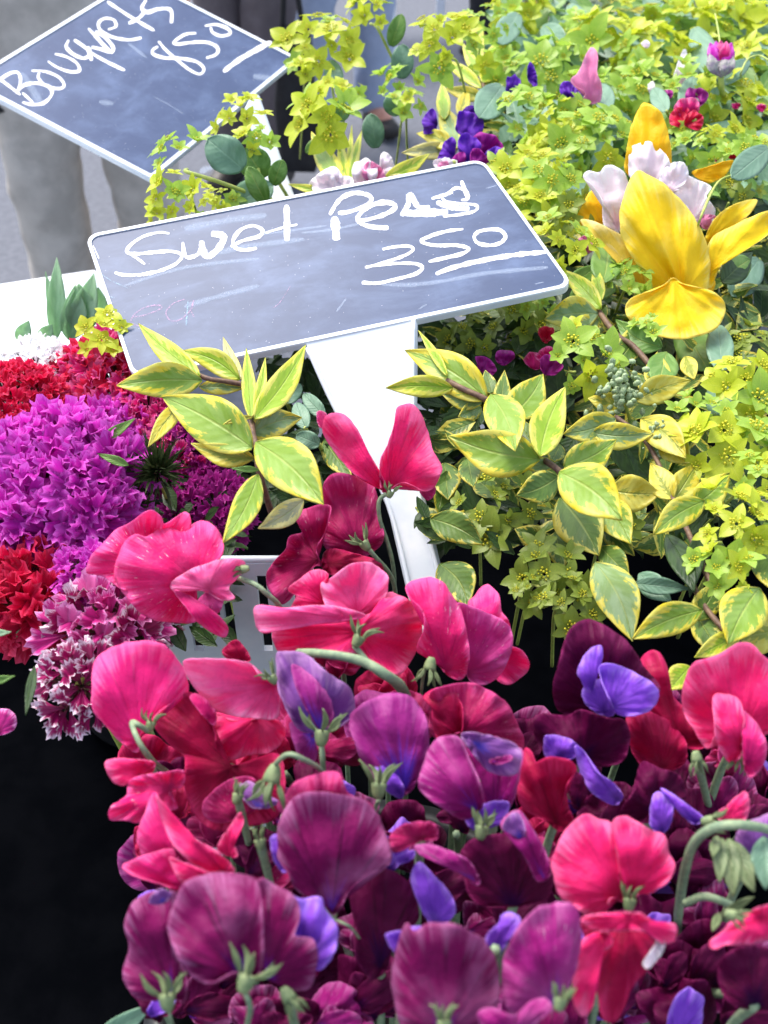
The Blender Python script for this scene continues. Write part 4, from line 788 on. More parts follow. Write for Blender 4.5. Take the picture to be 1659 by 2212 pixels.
# ------------------------------------------------------------------ sweet williams: heads of toothed florets
def floret_mesh(seed, teeth=5, deep=.13):
    rg = random.Random(seed); vs, fs, ra = [], [], []; NA, NR = 12, 5
    for p in range(5):
        a0 = 2*pi*p/5+rg.uniform(-.1, .1); b = len(vs); lift = rg.uniform(.0, .35); ph = rg.uniform(0, 6); tw = rg.uniform(-.2, .2)
        for j in range(NR+1):
            t = j/NR; r = .06+.94*t
            for i in range(NA+1):
                s = i/NA-.5; aw = (.25+.5*t**.6)*1.25
                rr = r*(1-.30*(abs(s)*2)**2.6*t)
                if j == NR: rr *= 1-deep*(i % 2)+rg.uniform(-.03, .03)
                q = a0+s*aw*1.2
                z = lift*t*t*.6 - .32*(1-t)**2 + .12*t*sin(s*14+ph)+tw*s*t+.06*rg.uniform(-1, 1)*t
                vs.append(Vector((rr*cos(q), rr*sin(q), z))); ra.append((cos(s*3+p), sin(s*3+p), t))
        for j in range(NR):
            for i in range(NA): a = b+j*(NA+1)+i; fs.append((a, a+1, a+NA+2, a+NA+1))
    # calyx tube
    b = len(vs)
    for z, r in ((-.3, .07), (-.6, .11), (-1.3, .09)):
        for k in range(6): vs.append(Vector((r*cos(k*pi/3), r*sin(k*pi/3), z))); ra.append((1, 0, .1))
    for i in range(2):
        for k in range(6): fs.append((b+i*6+k, b+i*6+(k+1) % 6, b+(i+1)*6+(k+1) % 6, b+(i+1)*6+k))
    me = bpy.data.meshes.new('floret'); me.from_pydata(vs, [], fs); me.update(); setattr3(me, 'rad', ra)
    me.polygons.foreach_set('use_smooth', [True]*len(fs)); return me
FLM = {}
def flm(mat, k):
    key = (mat.name, k)
    if key not in FLM: me = floret_mesh(k*7+3); me.materials.append(mat); FLM[key] = me
    return FLM[key]
SPIKE = simple('william_bract', '3a4a24', '6a3a3a', 500, .6, trans=.1)
def frame_to(nv, spin):
    q = nv.to_track_quat('Z', 'Y').to_matrix().to_4x4(); return q @ Matrix.Rotation(spin, 4, 'Z')
def william(label, x, y, r, mats, n, doff=0, flat=.55, fs=.34, lean=(0, 0), spikes=20, span=95):
    d = D0(y)+doff; R = r*d/F; c = P(x, y, d+R/F*0) ; up = (Vector((0, 0, 1))*.75 - FW*.6 + RT*lean[0] + UP*lean[1]).normalized(); c = c - up*R*flat*.55
    t = thing('sweet_william', label, 'sweet william', c, 'sweet william flower heads'); fr = frame_to(up, 0)
    n = int(n*.56)
    for k in range(n):
        f = (k+.5)/n; th = math.acos(1-f*(1-cos(radians(span)))); ph = k*2.39996+random.uniform(-.2, .2)
        th += random.uniform(-.08, .08)
        lp = Vector((sin(th)*cos(ph), sin(th)*sin(ph), cos(th)*flat))
        nv = (fr @ Vector((sin(th)*cos(ph)+random.uniform(-.22, .22), sin(th)*sin(ph)+random.uniform(-.22, .22), cos(th)*1.7))).normalized()
        m = mats[0] if len(mats) == 1 or random.random() < .8 else mats[1]
        o = bpy.data.objects.new('floret', flm(m, random.randrange(4))); C.objects.link(o); o.parent = t
        s = R*fs*1.62*random.uniform(.85, 1.15)
        o.matrix_local = Matrix.Translation((fr @ lp)*R*random.uniform(.93, 1.05)) @ frame_to(nv, random.uniform(0, 6)) @ Matrix.Scale(s, 4)
    # dark pointed bracts and stalk
    vs, f2 = [], []
    for k in range(spikes*5):
        th = random.uniform(.2, 1.75); ph = random.uniform(0, 6.28); dv = fr @ Vector((sin(th)*cos(ph), sin(th)*sin(ph), cos(th)*flat)); sd = dv.orthogonal().normalized()*R*.028
        a = dv*R*.35; b = dv*R*random.uniform(.8, 1.02); m_ = (a+b)/2+Vector((random.uniform(-1, 1), random.uniform(-1, 1), 0))*R*.05; i = len(vs)
        vs += [a-sd, a+sd, m_+sd, m_-sd, b]; f2 += [(i, i+1, i+2, i+3), (i+3, i+2, i+4)]
    me = bpy.data.meshes.new('bracts'); me.from_pydata(vs, [], f2); me.update(); o = link('bracts', me, SPIKE, t); o['kind'] = 'stuff'
    tube('stalk', [c, c-up*R*.8, c-up*R*1.2-Vector((0, -.02, .08))], .0014, STEMY, t, n=6)
william('deep red sweet william head at the left edge under the white one', 30, 862, 100, [SWRED], 75, .0, fs=.26)
william('white and pale pink sweet william head at the upper left', 62, 790, 84, [SWWHI], 70, .005, fs=.24)
william('crimson-pink sweet william head touching the corner of the front sign', 232, 822, 128, [SWCRI, SWRED], 80, .012, fs=.27)
william('largest bright purple sweet william head at the left edge', 110, 1030, 175, [SWPUR], 85, -.012, fs=.30)
william('bright purple sweet william between the red head and the green sprig', 235, 935, 85, [SWPUR], 34, .022, fs=.38)
william('dusky magenta sweet william behind the variegated sprig', 385, 960, 85, [SWPUD, SWCRI], 50, .022, fs=.30)
william('crimson sweet william cluster under the lower left corner of the front sign', 310, 880, 70, [SWCRI], 30, .014, fs=.36)
william('dark purple sweet william in the shade behind the pink sweet pea', 450, 1090, 90, [SWPUD], 50, .040, fs=.3)
william('scarlet sweet william with flat open florets at the left edge', 45, 1270, 105, [SWSCA], 26, .02, fs=.5)
william('small violet-purple sweet william above the white-edged one', 185, 1235, 62, [SWPUR], 20, .006, fs=.5)
william('pink sweet william with pale toothed rims beside the round pink sweet pea', 215, 1350, 105, [SWPIK, SWPIC], 22, .012, fs=.46)
william('white-edged sweet william head hanging over the black gap', 160, 1480, 82, [SWPIC], 15, .014, fs=.52, lean=(-.1, -.3))
william('white-edged sweet william peeping out next to the slotted basket', 310, 1330, 62, [SWPIC, SWPIK], 14, .03, fs=.5)
william('bright magenta sweet william filling the space below the crimson one', 160, 915, 70, [SWPUR, SWCRI], 34, .03, fs=.32)
william('pink-purple sweet william beside the dark spiky bud head', 290, 1010, 70, [SWPUD, SWPUR], 34, .03, fs=.34)
william('crimson sweet william under the largest purple head', 150, 1190, 80, [SWCRI, SWPUD], 26, .03, fs=.4)
william('purple sweet william low between the spiky buds and the pink sweet pea', 250, 1160, 70, [SWPUD], 30, .03, fs=.36)
t = thing('fallen_petal', 'single pink petal alone on the black cloth at the left edge', 'petal', P(8, 1555, D0(1555)+.02))
o_, b_ = ell(8, 1560, 56, 60, 30); petal(t, o_, b_, D0(1555)+.02, SWPIK, dome=.3)
# spiky unopened dark-green heads
def spikehead(label, x, y, r, doff, n=110):
    d = D0(y)+doff; R = r*d/F; c = P(x, y, d); t = thing('spiky_bud_head', label, 'bud head', c, 'spiky unopened sweet william heads'); vs, f2 = [], []
    for k in range(n):
        dv = (Vector((random.gauss(0, 1), random.gauss(0, 1), random.gauss(0, 1)))-FW*.9+Vector((0, 0, .5))).normalized(); L = R*random.uniform(.7, 1.25); sd = dv.orthogonal().normalized(); sd = (Matrix.Rotation(random.uniform(0, 6), 3, dv) @ sd)*R*.045
        i = len(vs); m_ = dv*L*.5+Vector((random.uniform(-1, 1), random.uniform(-1, 1), random.uniform(-1, 1)))*R*.07
        vs += [-sd*.6, sd*.6, m_+sd, m_-sd, dv*L]; f2 += [(i, i+1, i+2, i+3), (i+3, i+2, i+4)]
    me = bpy.data.meshes.new('bracts'); me.from_pydata(vs, [], f2); me.update(); o = link('bracts', me, simple('spiky_bract', '2c3a1c', '4a5a2c', 700, .6, trans=.1), t); o['kind'] = 'stuff'
    tube('stalk', [c, c+Vector((0, 0.02, -.05))], .0012, STEMY, t)
spikehead('dark spiky bud head between the purple sweet williams', 340, 1020, 85, -.002, 170)
spikehead('small reddish spiky buds beside the green blade leaf', 172, 935, 52, -.002)
spikehead('dark spiky buds low beside the purple head', 285, 1085, 75, .012, 120)
for lab, b, tp, wd, m in (('green blade leaf sticking out of the purple sweet williams', (205, 962), (292, 904), 26, MIDG), ('short green blade leaf below the longer one', (278, 1005), (210, 980), 20, MIDG), ('thin green leaf hanging over the black gap on the left', (75, 1440), (55, 1545), 22, DARKG), ('narrow leaf at the left edge beside the scarlet florets', (-30, 1370), (24, 1365), 16, TULIP), ('lower narrow leaf at the left edge', (-40, 1480), (32, 1460), 20, MIDG), ('small grey-green blade between red and purple heads', (118, 900), (133, 868), 12, MIDG)):
    t = thing('blade_leaf', lab, 'leaf', P(*b, D0(b[1])-.02), 'loose sweet william leaves'); leaf(t, b, tp, wd, m, off=-.025)
# tulip leaves on the left, in front of the white table
for lab, L in (('tall pointed tulip leaves standing by the left edge of the front sign', [((120, 735), (123, 556), 42, 0), ((150, 735), (163, 615), 60, 3), ((185, 720), (170, 612), 74, -2), ((150, 735), (203, 590), 60, 6), ((115, 700), (98, 586), 18, 2), ((215, 690), (212, 620), 40, 0)]), ('short tulip leaf tips behind the white sweet william', [((40, 740), (63, 692), 36, 0), ((88, 740), (112, 700), 36, 0)])):
    t = thing('tulip_leaves', lab, 'leaf cluster', P(130, 760, .66), 'tulip leaves')
    for b, tp, wd, bn in L: leaf(t, b, tp, wd, TULIP, db=.66, dt=.64, bend=bn, fold=.45)
# ------------------------------------------------------------------ variegated privet sprigs
def sprig(label, leaves, stems=(), off=0, group='variegated privet sprigs', base=None):
    b0 = leaves[0][0]; t = thing('variegated_sprig', label, 'leafy sprig', P(b0[0], b0[1], D0(b0[1])+off), group)
    for st in stems:
        pts, r = st[0], st[1]
        tube('twig', [P(x, y, D0(y)+off+z) for x, y, z in pts], r*D0(pts[0][1])/F, STEMB, t, n=8)
    for L in leaves:
        b, tp, wd, m, o2 = L[:5]; kw = L[5] if len(L) > 5 else {}
        lab = None
        leaf(t, b, tp, wd, m, off=off+o2, label=lab, **kw)
    return t
def bn(v, **k): return dict(bend=v, **k)
sprig('variegated sprig lying over the lower left edge of the front sign', [
    ((518, 820), (388, 758), 52, VARY, -.006, bn(14)), ((432, 812), (299, 699), 50, VARY, -.014, bn(-6, roll=.3)), ((436, 822), (252, 833), 80, VAR, -.010, bn(6)),
    ((430, 835), (530, 838), 34, VARG, .002), ((545, 968), (349, 856), 112, VAR, -.012, bn(8)), ((550, 905), (660, 746), 62, VARY, -.016, bn(8, fold=.4)),
    ((542, 905), (532, 752), 32, VARY, -.014, bn(0, fold=.6)), ((550, 890), (573, 772), 24, VARY, -.016, bn(3, fold=.5)), ((553, 955), (699, 1090), 112, VAR, -.020, bn(-12, arch=.2)), ((540, 938), (652, 902), 68, VARG, .0, bn(-8)),
    ((548, 990), (413, 958), 52, YLEAF, -.002, bn(-8)), ((558, 1025), (482, 1172), 62, VAR, -.010, bn(-8)), ((398, 868), (320, 965), 40, YLEAF, -.006, bn(4)), ((522, 820), (482, 728), 28, PALEL, -.004, bn(-4)),
    ((655, 1080), (558, 1142), 52, PALEL, .010, bn(-6)), ((545, 900), (482, 917), 14, YLEAF, -.02, bn(3)), ((556, 1010), (590, 960), 20, VARY, -.004), ((560, 1015), (500, 1012), 14, MIDG, -.012)],
    [([(420, 806, -.008), (450, 818, -.010), (490, 824, -.008), (524, 830, -.006)], 5), ([(545, 870, -.008), (545, 930, -.008), (556, 975, -.006), (560, 1020, 0), (590, 1120, .05)], 6), ([(524, 830, -.006), (545, 880, -.006)], 5)], -.055)
sprig('variegated sprig with the largest clear leaves, right of the white stake', [
    ((1052, 862), (874, 756), 88, VAR, -.012, bn(12)), ((978, 838), (833, 838), 50, VARY, -.014, bn(4)), ((966, 812), (904, 714), 20, VARY, -.022, bn(2, fold=.6)), ((1040, 872), (950, 846), 40, VARG, -.004, bn(-5)), ((1060, 852), (1113, 975), 88, VAR, -.024, bn(-10)),
    ((1102, 900), (1173, 808), 84, VAR, -.008, bn(8)), ((1166, 985), (1221, 836), 78, VARY, -.020, bn(-8, fold=.35)), ((1166, 992), (969, 942), 104, VAR, -.014, bn(-10)), ((1208, 1020), (1344, 1124), 116, VAR, -.028, bn(-12)),
    ((1206, 1030), (1116, 1070), 70, VARD, -.012, bn(-6)), ((1218, 1008), (1331, 950), 76, VAR, -.006, bn(8)), ((1165, 980), (1112, 900), 50, VARD, 0), ((1010, 990), (1022, 1052), 52, VARD, .004), ((1040, 880), (990, 900), 40, VARG, .004), ((1200, 1000), (1130, 1010), 34, VARG, -.002),
    ((1062, 850), (1048, 800), 34, VARD, .004), ((1080, 900), (1090, 800), 40, VARD, .006), ((1210, 960), (1190, 1000), 40, VARD, .002)],
    [([(966, 822, -.016), (1000, 840, -.016), (1040, 858, -.014), (1070, 880, -.008), (1110, 930, -.004), (1165, 985, -.006), (1212, 1022, -.006), (1260, 1090, .02)], 6)], -.035)
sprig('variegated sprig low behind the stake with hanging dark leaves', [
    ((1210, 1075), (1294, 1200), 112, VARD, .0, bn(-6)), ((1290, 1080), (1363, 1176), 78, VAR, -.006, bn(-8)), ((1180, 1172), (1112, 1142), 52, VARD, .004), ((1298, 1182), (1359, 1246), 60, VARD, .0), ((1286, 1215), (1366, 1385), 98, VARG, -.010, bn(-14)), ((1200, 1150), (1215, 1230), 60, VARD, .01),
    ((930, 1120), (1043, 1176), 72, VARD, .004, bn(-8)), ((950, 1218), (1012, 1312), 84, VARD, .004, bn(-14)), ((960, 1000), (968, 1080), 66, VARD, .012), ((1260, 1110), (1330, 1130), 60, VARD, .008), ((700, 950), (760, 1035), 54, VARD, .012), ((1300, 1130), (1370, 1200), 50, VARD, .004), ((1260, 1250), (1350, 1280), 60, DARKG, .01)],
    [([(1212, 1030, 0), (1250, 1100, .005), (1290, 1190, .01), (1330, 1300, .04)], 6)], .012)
sprig('yellowish variegated sprig around the green bud cluster', [
    ((1330, 905), (1217, 938), 68, VARG, 0, bn(-6)), ((1280, 935), (1410, 938), 62, VARG, .0, bn(6)), ((1385, 905), (1482, 990), 76, YLEAF, .0, bn(-10)), ((1452, 1078), (1405, 1000), 60, YLEAF, .010), ((1458, 1078), (1508, 1000), 62, YLEAF, .010), ((1320, 1060), (1428, 1066), 84, YLEAF, .014, bn(4)), ((1375, 865), (1492, 822), 62, YLEAF, -.004, bn(-6)),
    ((1498, 1092), (1576, 1020), 66, VAR, -.004, bn(6)), ((1522, 1082), (1411, 1155), 66, VAR, -.008, bn(8)), ((1430, 940), (1490, 1000), 70, YLEAF, .006), ((1350, 880), (1270, 860), 50, YLEAF, .008), ((1420, 840), (1420, 760), 60, VARG, .0), ((1440, 1155), (1500, 1280), 56, DARKG, .0, bn(-6)), ((1300, 1000), (1250, 1060), 60, VARD, .014), ((1440, 870), (1360, 800), 40, VARD, .01)],
    [([(1330, 900, .004), (1400, 960, .006), (1455, 1080, .01), (1500, 1180, .01), (1560, 1320, .01)], 5)], -.018)
sprig('variegated sprig hanging in the lower right over the dark gap', [
    ((1516, 1318), (1366, 1380), 74, VAR, -.010, bn(8)), ((1640, 1270), (1572, 1392), 110, VAR, -.008, bn(6)), ((1505, 1340), (1560, 1250), 60, VARD, .0), ((1600, 1370), (1500, 1420), 50, VARY, -.004), ((1490, 1440), (1445, 1490), 60, VARY, -.002), ((1690, 1360), (1560, 1385), 90, YLEAF, .004), ((1500, 1320), (1560, 1420), 60, VARD, .006), ((1370, 1260), (1490, 1272), 40, BLUEG, .004), ((1380, 1240), (1450, 1300), 56, BLUEG, .01), ((1510, 1150), (1490, 1290), 40, DARKG, 0), ((1640, 1150), (1690, 1290), 90, VARD, .006)],
    [([(1470, 1200, .0), (1510, 1290, -.002), (1550, 1345, -.004), (1600, 1395, 0), (1640, 1460, .03)], 6)], -.01)
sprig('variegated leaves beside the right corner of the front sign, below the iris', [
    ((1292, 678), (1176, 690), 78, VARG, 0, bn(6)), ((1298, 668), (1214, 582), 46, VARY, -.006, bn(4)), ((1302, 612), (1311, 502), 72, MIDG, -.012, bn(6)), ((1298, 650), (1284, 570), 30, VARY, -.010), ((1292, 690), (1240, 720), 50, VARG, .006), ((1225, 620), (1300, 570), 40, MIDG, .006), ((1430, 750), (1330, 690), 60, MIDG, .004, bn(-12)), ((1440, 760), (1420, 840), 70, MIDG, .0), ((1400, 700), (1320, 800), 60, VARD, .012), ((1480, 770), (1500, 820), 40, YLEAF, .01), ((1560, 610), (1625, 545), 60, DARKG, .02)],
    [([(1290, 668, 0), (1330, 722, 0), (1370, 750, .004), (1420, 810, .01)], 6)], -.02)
sprig('upright variegated sprig behind the middle of the front sign', [
    ((745, 400), (672, 284), 48, VAR, -.008, bn(-6)), ((748, 398), (732, 290), 24, VARY, -.012), ((755, 398), (782, 282), 24, VARY, -.014, bn(-3)), ((752, 400), (760, 270), 16, VARY, -.010), ((740, 400), (675, 320), 40, MIDG, .0), ((830, 388), (928, 332), 38, VARY, -.016, bn(4)), ((720, 420), (622, 398), 22, VARY, -.006), ((828, 390), (905, 385), 26, PALEL, -.01)], [([(750, 430, 0), (750, 398, 0)], 4)], -.03)
sprig('yellow-green privet sprig at the top centre against the pavement', [
    ((1042, 178), (1095, 70), 60, VARY, -.006, bn(6)), ((1040, 190), (948, 128), 30, VARY, -.008, bn(6)), ((1036, 165), (998, 92), 26, VARY, -.01), ((1032, 160), (1042, 50), 20, VARY, 0), ((1045, 210), (960, 192), 34, YLEAF, .002), ((990, 320), (948, 222), 50, VARG, -.004, bn(3)), ((980, 322), (900, 288), 40, YLEAF, -.006, bn(8)), ((960, 258), (955, 178), 32, VARY, -.012), ((978, 322), (868, 330), 40, PALEL, .004), ((992, 250), (1012, 190), 30, YLEAF, 0), ((1050, 200), (1100, 130), 40, YLEAF, .01)],
    [([(1040, 165, 0), (1044, 200, 0), (1030, 260, .01), (985, 320, .0), (960, 390, .01)], 4)], -.03)
# green bud cluster
def budcluster(label, x, y, r, doff, n=60):
    d = D0(y)+doff; R = r*d/F; t = thing('privet_buds', label, 'bud cluster', P(x, y, d), 'privet bud clusters')
    m = simple('privet_bud', 'a4b48c', '7c9464', 2, .5, bump=.02); bm = bmesh.new(); bmesh.ops.create_icosphere(bm, subdivisions=1, radius=1); me = bpy.data.meshes.new('bud'); bm.to_mesh(me); bm.free(); me.materials.append(m); me.polygons.foreach_set('use_smooth', [True]*len(me.polygons))
    for k in range(n):
        v = Vector((random.gauss(0, .42), random.gauss(0, .5), random.gauss(0, .35))); o = bpy.data.objects.new('bud', me); C.objects.link(o); o.parent = t
        o.location = (v.x*RT+v.y*UP-v.z*FW)*R; s = R*random.uniform(.09, .14); o.scale = (s, s, s*1.5); o.rotation_euler = (random.uniform(-1, 1), random.uniform(-1, 1), 0)
    tube('stalk', [P(x, y, d), P(x+r*.3, y+r, d+.01)], R*.06, STEMY, t)
budcluster('pale green privet bud cluster in the middle of the yellow leaves', 1342, 845, 62, -.025, 75)
budcluster('small grey-green bud cluster on the curled yellow leaf', 1425, 935, 36, -.022, 36)
budcluster('small pale bud tips at the right beside the bupleurum star', 1525, 905, 30, -.02, 24)
# ------------------------------------------------------------------ bupleurum
def bract_mesh(seed, n=6, mat=None, cup=.35):
    rg = random.Random(seed); vs, fs, la = [], [], []
    for p in range(n):
        a0 = 2*pi*p/n+rg.uniform(-.15, .15); b = len(vs); L = rg.uniform(.75, 1.3); W = rg.uniform(.27, .44); up = cup+rg.uniform(-.2, .4); NU, NV = 7, 4
        for i in range(NU+1):
            u = i/NU; hw = W*(sin(pi*min(1, u**.72))**.8)*(1-.15*u) if 0 < u < 1 else (W*.35 if u == 0 else .01)
            for j in range(NV+1):
                v = -1+2*j/NV; r = L*(.08+.92*u); z = up*r - .25*up*r*r*1.4 + .18*hw*abs(v)-(.10*u*u)
                vs.append((r*cos(a0)-v*hw*sin(a0), r*sin(a0)+v*hw*cos(a0), z)); la.append((u, v, rg.random()))
        for i in range(NU):
            for j in range(NV): a = b+i*(NV+1)+j; fs.append((a, a+1, a+NV+2, a+NV+1))
    me = bpy.data.meshes.new('bracts'); me.from_pydata(vs, [], fs); me.update(); setattr3(me, 'lf', la); me.materials.append(mat)
    me.polygons.foreach_set('use_smooth', [True]*len(fs)); return me
def cluster_mesh(seed, n=13):
    rg = random.Random(seed); bm = bmesh.new()
    for k in range(n):
        r = .36*sqrt((k+.5)/n); a = k*2.4; res = bmesh.ops.create_icosphere(bm, subdivisions=1, radius=.055*rg.uniform(.7, 1.4), matrix=Matrix.Translation((r*cos(a), r*sin(a), .30-.25*r+rg.uniform(-.03, .03))) @ Matrix.Diagonal((1, 1, .7, 1)))
        vv = bmesh.ops.create_cone(bm, segments=4, radius1=.012, radius2=.012, depth=.28, cap_ends=False, matrix=Matrix.Translation((r*cos(a)*.8, r*sin(a)*.8, .15)))
    me = bpy.data.meshes.new('florets'); bm.to_mesh(me); bm.free(); me.materials.append(FLOR); me.polygons.foreach_set('use_smooth', [True]*len(me.polygons)); return me
BRM = {m.name: [bract_mesh(k, 5+k % 3, m, .2+.22*(k % 4)) for k in range(9)] for m in (BRACT, BRACTG, BRACTD)}
CLM = [cluster_mesh(k) for k in range(3)]
def umbel(label, x, y, r, mat=BRACT, n=8, doff=-.02, dirv=(0, 0), group='bupleurum umbels', spread=1.0, sc=.42, leaves=(), stem=None, cupped=False):
    d = D0(y)+doff; R = r*d/F; up = (Vector((0, 0, 1))*.55 - FW*.75 + RT*dirv[0] + UP*dirv[1]).normalized(); fr = frame_to(up, random.uniform(0, 6)).to_3x3()
    c = P(x, y, d); node = c - up*R*1.1
    t = thing('bupleurum', label, 'bupleurum', node, group)
    for k in range(n):
        f = (k+.5)/n; th = math.acos(1-f*(1-cos(radians(52*spread)))); ph = k*2.39996+random.uniform(-.25, .25)
        if n <= 5: th = radians(34*spread) if k else 0; ph = k*2*pi/(n-1) if n > 1 else 0
        dv = fr @ Vector((sin(th)*cos(ph), sin(th)*sin(ph), cos(th))); q = dv*R*1.25*random.uniform(.9, 1.06)
        nv = (dv + up*.25 + Vector((random.uniform(-.55, .55), random.uniform(-.55, .55), random.uniform(-.2, .35)))).normalized(); s = R*sc*random.choice([.6, .8, .95, 1.05, 1.25])*random.uniform(.92, 1.1)
        M = Matrix.Translation(q) @ frame_to(nv, random.uniform(0, 6)) @ Matrix.Scale(s, 4)
        o = bpy.data.objects.new('bract_star', random.choice(BRM[(mat if mat is BRACTD or random.random() < .7 else random.choice([BRACT, BRACTG])).name])); C.objects.link(o); o.parent = t; o.matrix_local = M
        o2 = bpy.data.objects.new('florets', random.choice(CLM)); C.objects.link(o2); o2.parent = o
    vs, fs = [], []   # rays
    for o in list(t.children):
        q = o.matrix_local.translation; sd = q.orthogonal().normalized()*R*.018; s2_ = q.cross(sd).normalized()*R*.018; i = len(vs)
        vs += [sd, s2_, -sd, -s2_, q+sd, q+s2_, q-sd, q-s2_]; fs += [(i+a, i+(a+1) % 4, i+4+(a+1) % 4, i+4+a) for a in range(4)]
    me = bpy.data.meshes.new('rays'); me.from_pydata(vs, [], fs); me.update(); o = link('rays', me, STEMY, t)
    if stem: tube('stem', [node]+[P(a, b, D0(y)+doff+e) for a, b, e in stem], R*.035 if r > 60 else .0012, STEMY, t, n=7)
    else: tube('stem', [node, node-up*R*.8-Vector((0, -.01, R*.3)), node-up*R*.9-Vector((random.uniform(-.01, .01), -.04, .07))], .0008, STEMY, t, n=6)
    for L in leaves:
        b, tp, wd, m = L[:4]; leaf(t, b, tp, wd, m, db=d+(L[4] if len(L) > 4 else .004), dt=d+(L[4] if len(L) > 4 else .004)-.008, round_=True, fold=.15, name='leaf')
    return t
BG = BLUEG
umbel('full bupleurum umbel at the top, touching the right corner of the rear sign', 697, 72, 86, n=13, sc=.40, doff=-.16, leaves=[((712, 130), (730, 190), 40, BG)], stem=[(712, 160, .01), (722, 215, .01), (745, 330, .02), (752, 400, .03)])
umbel('bupleurum umbel seen from the side just below the rear sign corner', 650, 142, 34, n=4, sc=.6, doff=-.1)
umbel('cupped bupleurum umbel right of the rear sign stake, halfway down', 690, 235, 74, n=8, sc=.52, doff=-.12, dirv=(-.5, 0), leaves=[((735, 262), (740, 215), 40, BG)], stem=[(722, 300, .01), (745, 350, .01), (752, 410, .02)])
umbel('smaller bupleurum umbel over the right shoulder of the cupped one', 752, 192, 46, n=6, sc=.52, doff=-.12, dirv=(.2, .2))
umbel('bupleurum umbel on a long ray at the top edge', 800, 12, 46, n=7, sc=.5, doff=-.2, stem=[(815, 60, 0), (840, 110, .01), (870, 170, .02)], leaves=[((845, 100), (868, 30), 38, MIDG), ((868, 170), (870, 95), 50, BG)])
umbel('tiny bupleurum umbel between two thin stalks at the top centre', 856, 175, 48, BRACTG, n=7, sc=.5, doff=-.1, dirv=(-.2, 0), leaves=[((812, 320), (800, 245), 48, BG), ((860, 250), (845, 200), 50, BG), ((700, 300), (660, 330), 30, MIDG)])
umbel('bupleurum umbel left of the purple stock flowers', 880, 220, 40, BRACTG, n=5, sc=.55, doff=-.08)
umbel('wide bupleurum umbel top centre above the yellow-green sprig', 955, 72, 76, n=12, sc=.42, doff=-.22, stem=[(985, 130, .01), (1005, 200, .03)])
umbel('small bupleurum umbel at the right of the wide top-centre one', 1045, 40, 56, BRACTG, n=8, sc=.45, doff=-.2)
umbel('bupleurum umbel lying across the right edge of the rear sign, in profile', 510, 235, 60, n=9, sc=.36, doff=-.14, dirv=(-.4, .5), stem=[(545, 300, .01), (600, 390, .02), (630, 440, .03)])
umbel('cupped pair of bupleurum stars on the lower corner of the rear sign', 372, 318, 58, BRACTG, n=6, sc=.52, doff=-.13, dirv=(-.5, .3), stem=[(405, 372, 0), (470, 392, 0), (560, 425, .01), (640, 450, .02)])
umbel('bupleurum umbel hanging below the lower corner of the rear sign', 355, 400, 48, n=5, sc=.62, doff=-.12, dirv=(-.5, -.3))
umbel('bupleurum umbel resting on the top edge of the front sign', 425, 432, 62, n=9, sc=.42, doff=-.10, dirv=(0, .2))
umbel('last small bupleurum star at the left end above the front sign', 340, 465, 26, n=3, sc=.8, doff=-.08)
umbel('bupleurum umbel with round blue-green leaves in front of the rear stake', 555, 300, 40, BRACTG, n=5, sc=.6, doff=-.13, leaves=[((525, 365), (448, 300), 82, BG, -.01), ((500, 440), (590, 400), 70, BG, .0), ((570, 385), (530, 320), 70, MIDG, .006), ((575, 440), (535, 360), 44, MIDG, -.012), ((590, 400), (610, 345), 40, MIDG, -.004)], stem=[(560, 380, 0), (590, 440, .01)])
umbel('bupleurum cluster tucked behind the top edge of the front sign', 480, 425, 40, n=7, sc=.5, doff=-.06)
# right-hand mass; one label each
mass = [(1110, 12, 62, BRACT, 9, 'at the top edge, left of the pale leaves'), (1180, 128, 84, BRACTG, 12, 'left of the tall rose pink petal'), (1260, 60, 60, BRACTG, 8, 'above the rose pink petal'), (1330, 70, 80, BRACT, 12, 'at the top, between the rose pink petal and the magenta bud'), (1420, 105, 84, BRACT, 12, 'left of the magenta bud, near the top'),
        (1400, 190, 74, BRACTG, 11, 'right above the iris tip'), (1380, 10, 70, BRACT, 9, 'at the very top edge above the iris'), (1510, 50, 74, BRACT, 10, 'above the magenta bud'), (1600, 30, 84, BRACT, 12, 'in the top right corner'), (1630, 120, 70, BRACT, 9, 'under the top right corner one'), (1600, 215, 86, BRACT, 12, 'right of the magenta flowers'),
        (1560, 300, 70, BRACTG, 9, 'above the blue-green leaf at the right edge'), (1490, 290, 56, BRACTG, 7, 'between the iris tip and the magenta flowers'), (1150, 235, 78, BRACTG, 11, 'right of the purple stock petals'), (1225, 250, 70, BRACT, 9, 'under the rose pink petal'), (1290, 290, 84, BRACTG, 12, 'left of the iris tip'), (1190, 320, 70, BRACT, 9, 'above the right top corner of the front sign'),
        (1130, 370, 74, BRACT, 10, 'leaning on the top corner of the front sign'), (1220, 400, 66, BRACTG, 8, 'left of the white frilled petals'), (1180, 440, 78, BRACT, 11, 'along the upper right edge of the front sign'), (1215, 510, 70, BRACT, 9, 'halfway down the right edge of the front sign'), (1190, 575, 40, BRACTD, 5, 'near the right corner of the front sign, in shade'), (1240, 455, 56, BRACTD, 7, 'beside the cream iris petal'),
        (1065, 130, 60, BRACTG, 7, 'behind the dark blue-green leaf at the top'), (1640, 330, 60, BRACTG, 7, 'at the right edge above the blue-green leaf'), (1580, 390, 60, BRACTD, 7, 'behind the iris at the right'), (1500, 180, 60, BRACTG, 7, 'below the magenta bud'), (1300, 190, 60, BRACTG, 7, 'just right of the rose pink petal'), (1450, 30, 50, BRACTG, 6, 'small one at the top edge'), (1090, 80, 46, BRACTG, 5, 'small one beside the yellow-green sprig')]
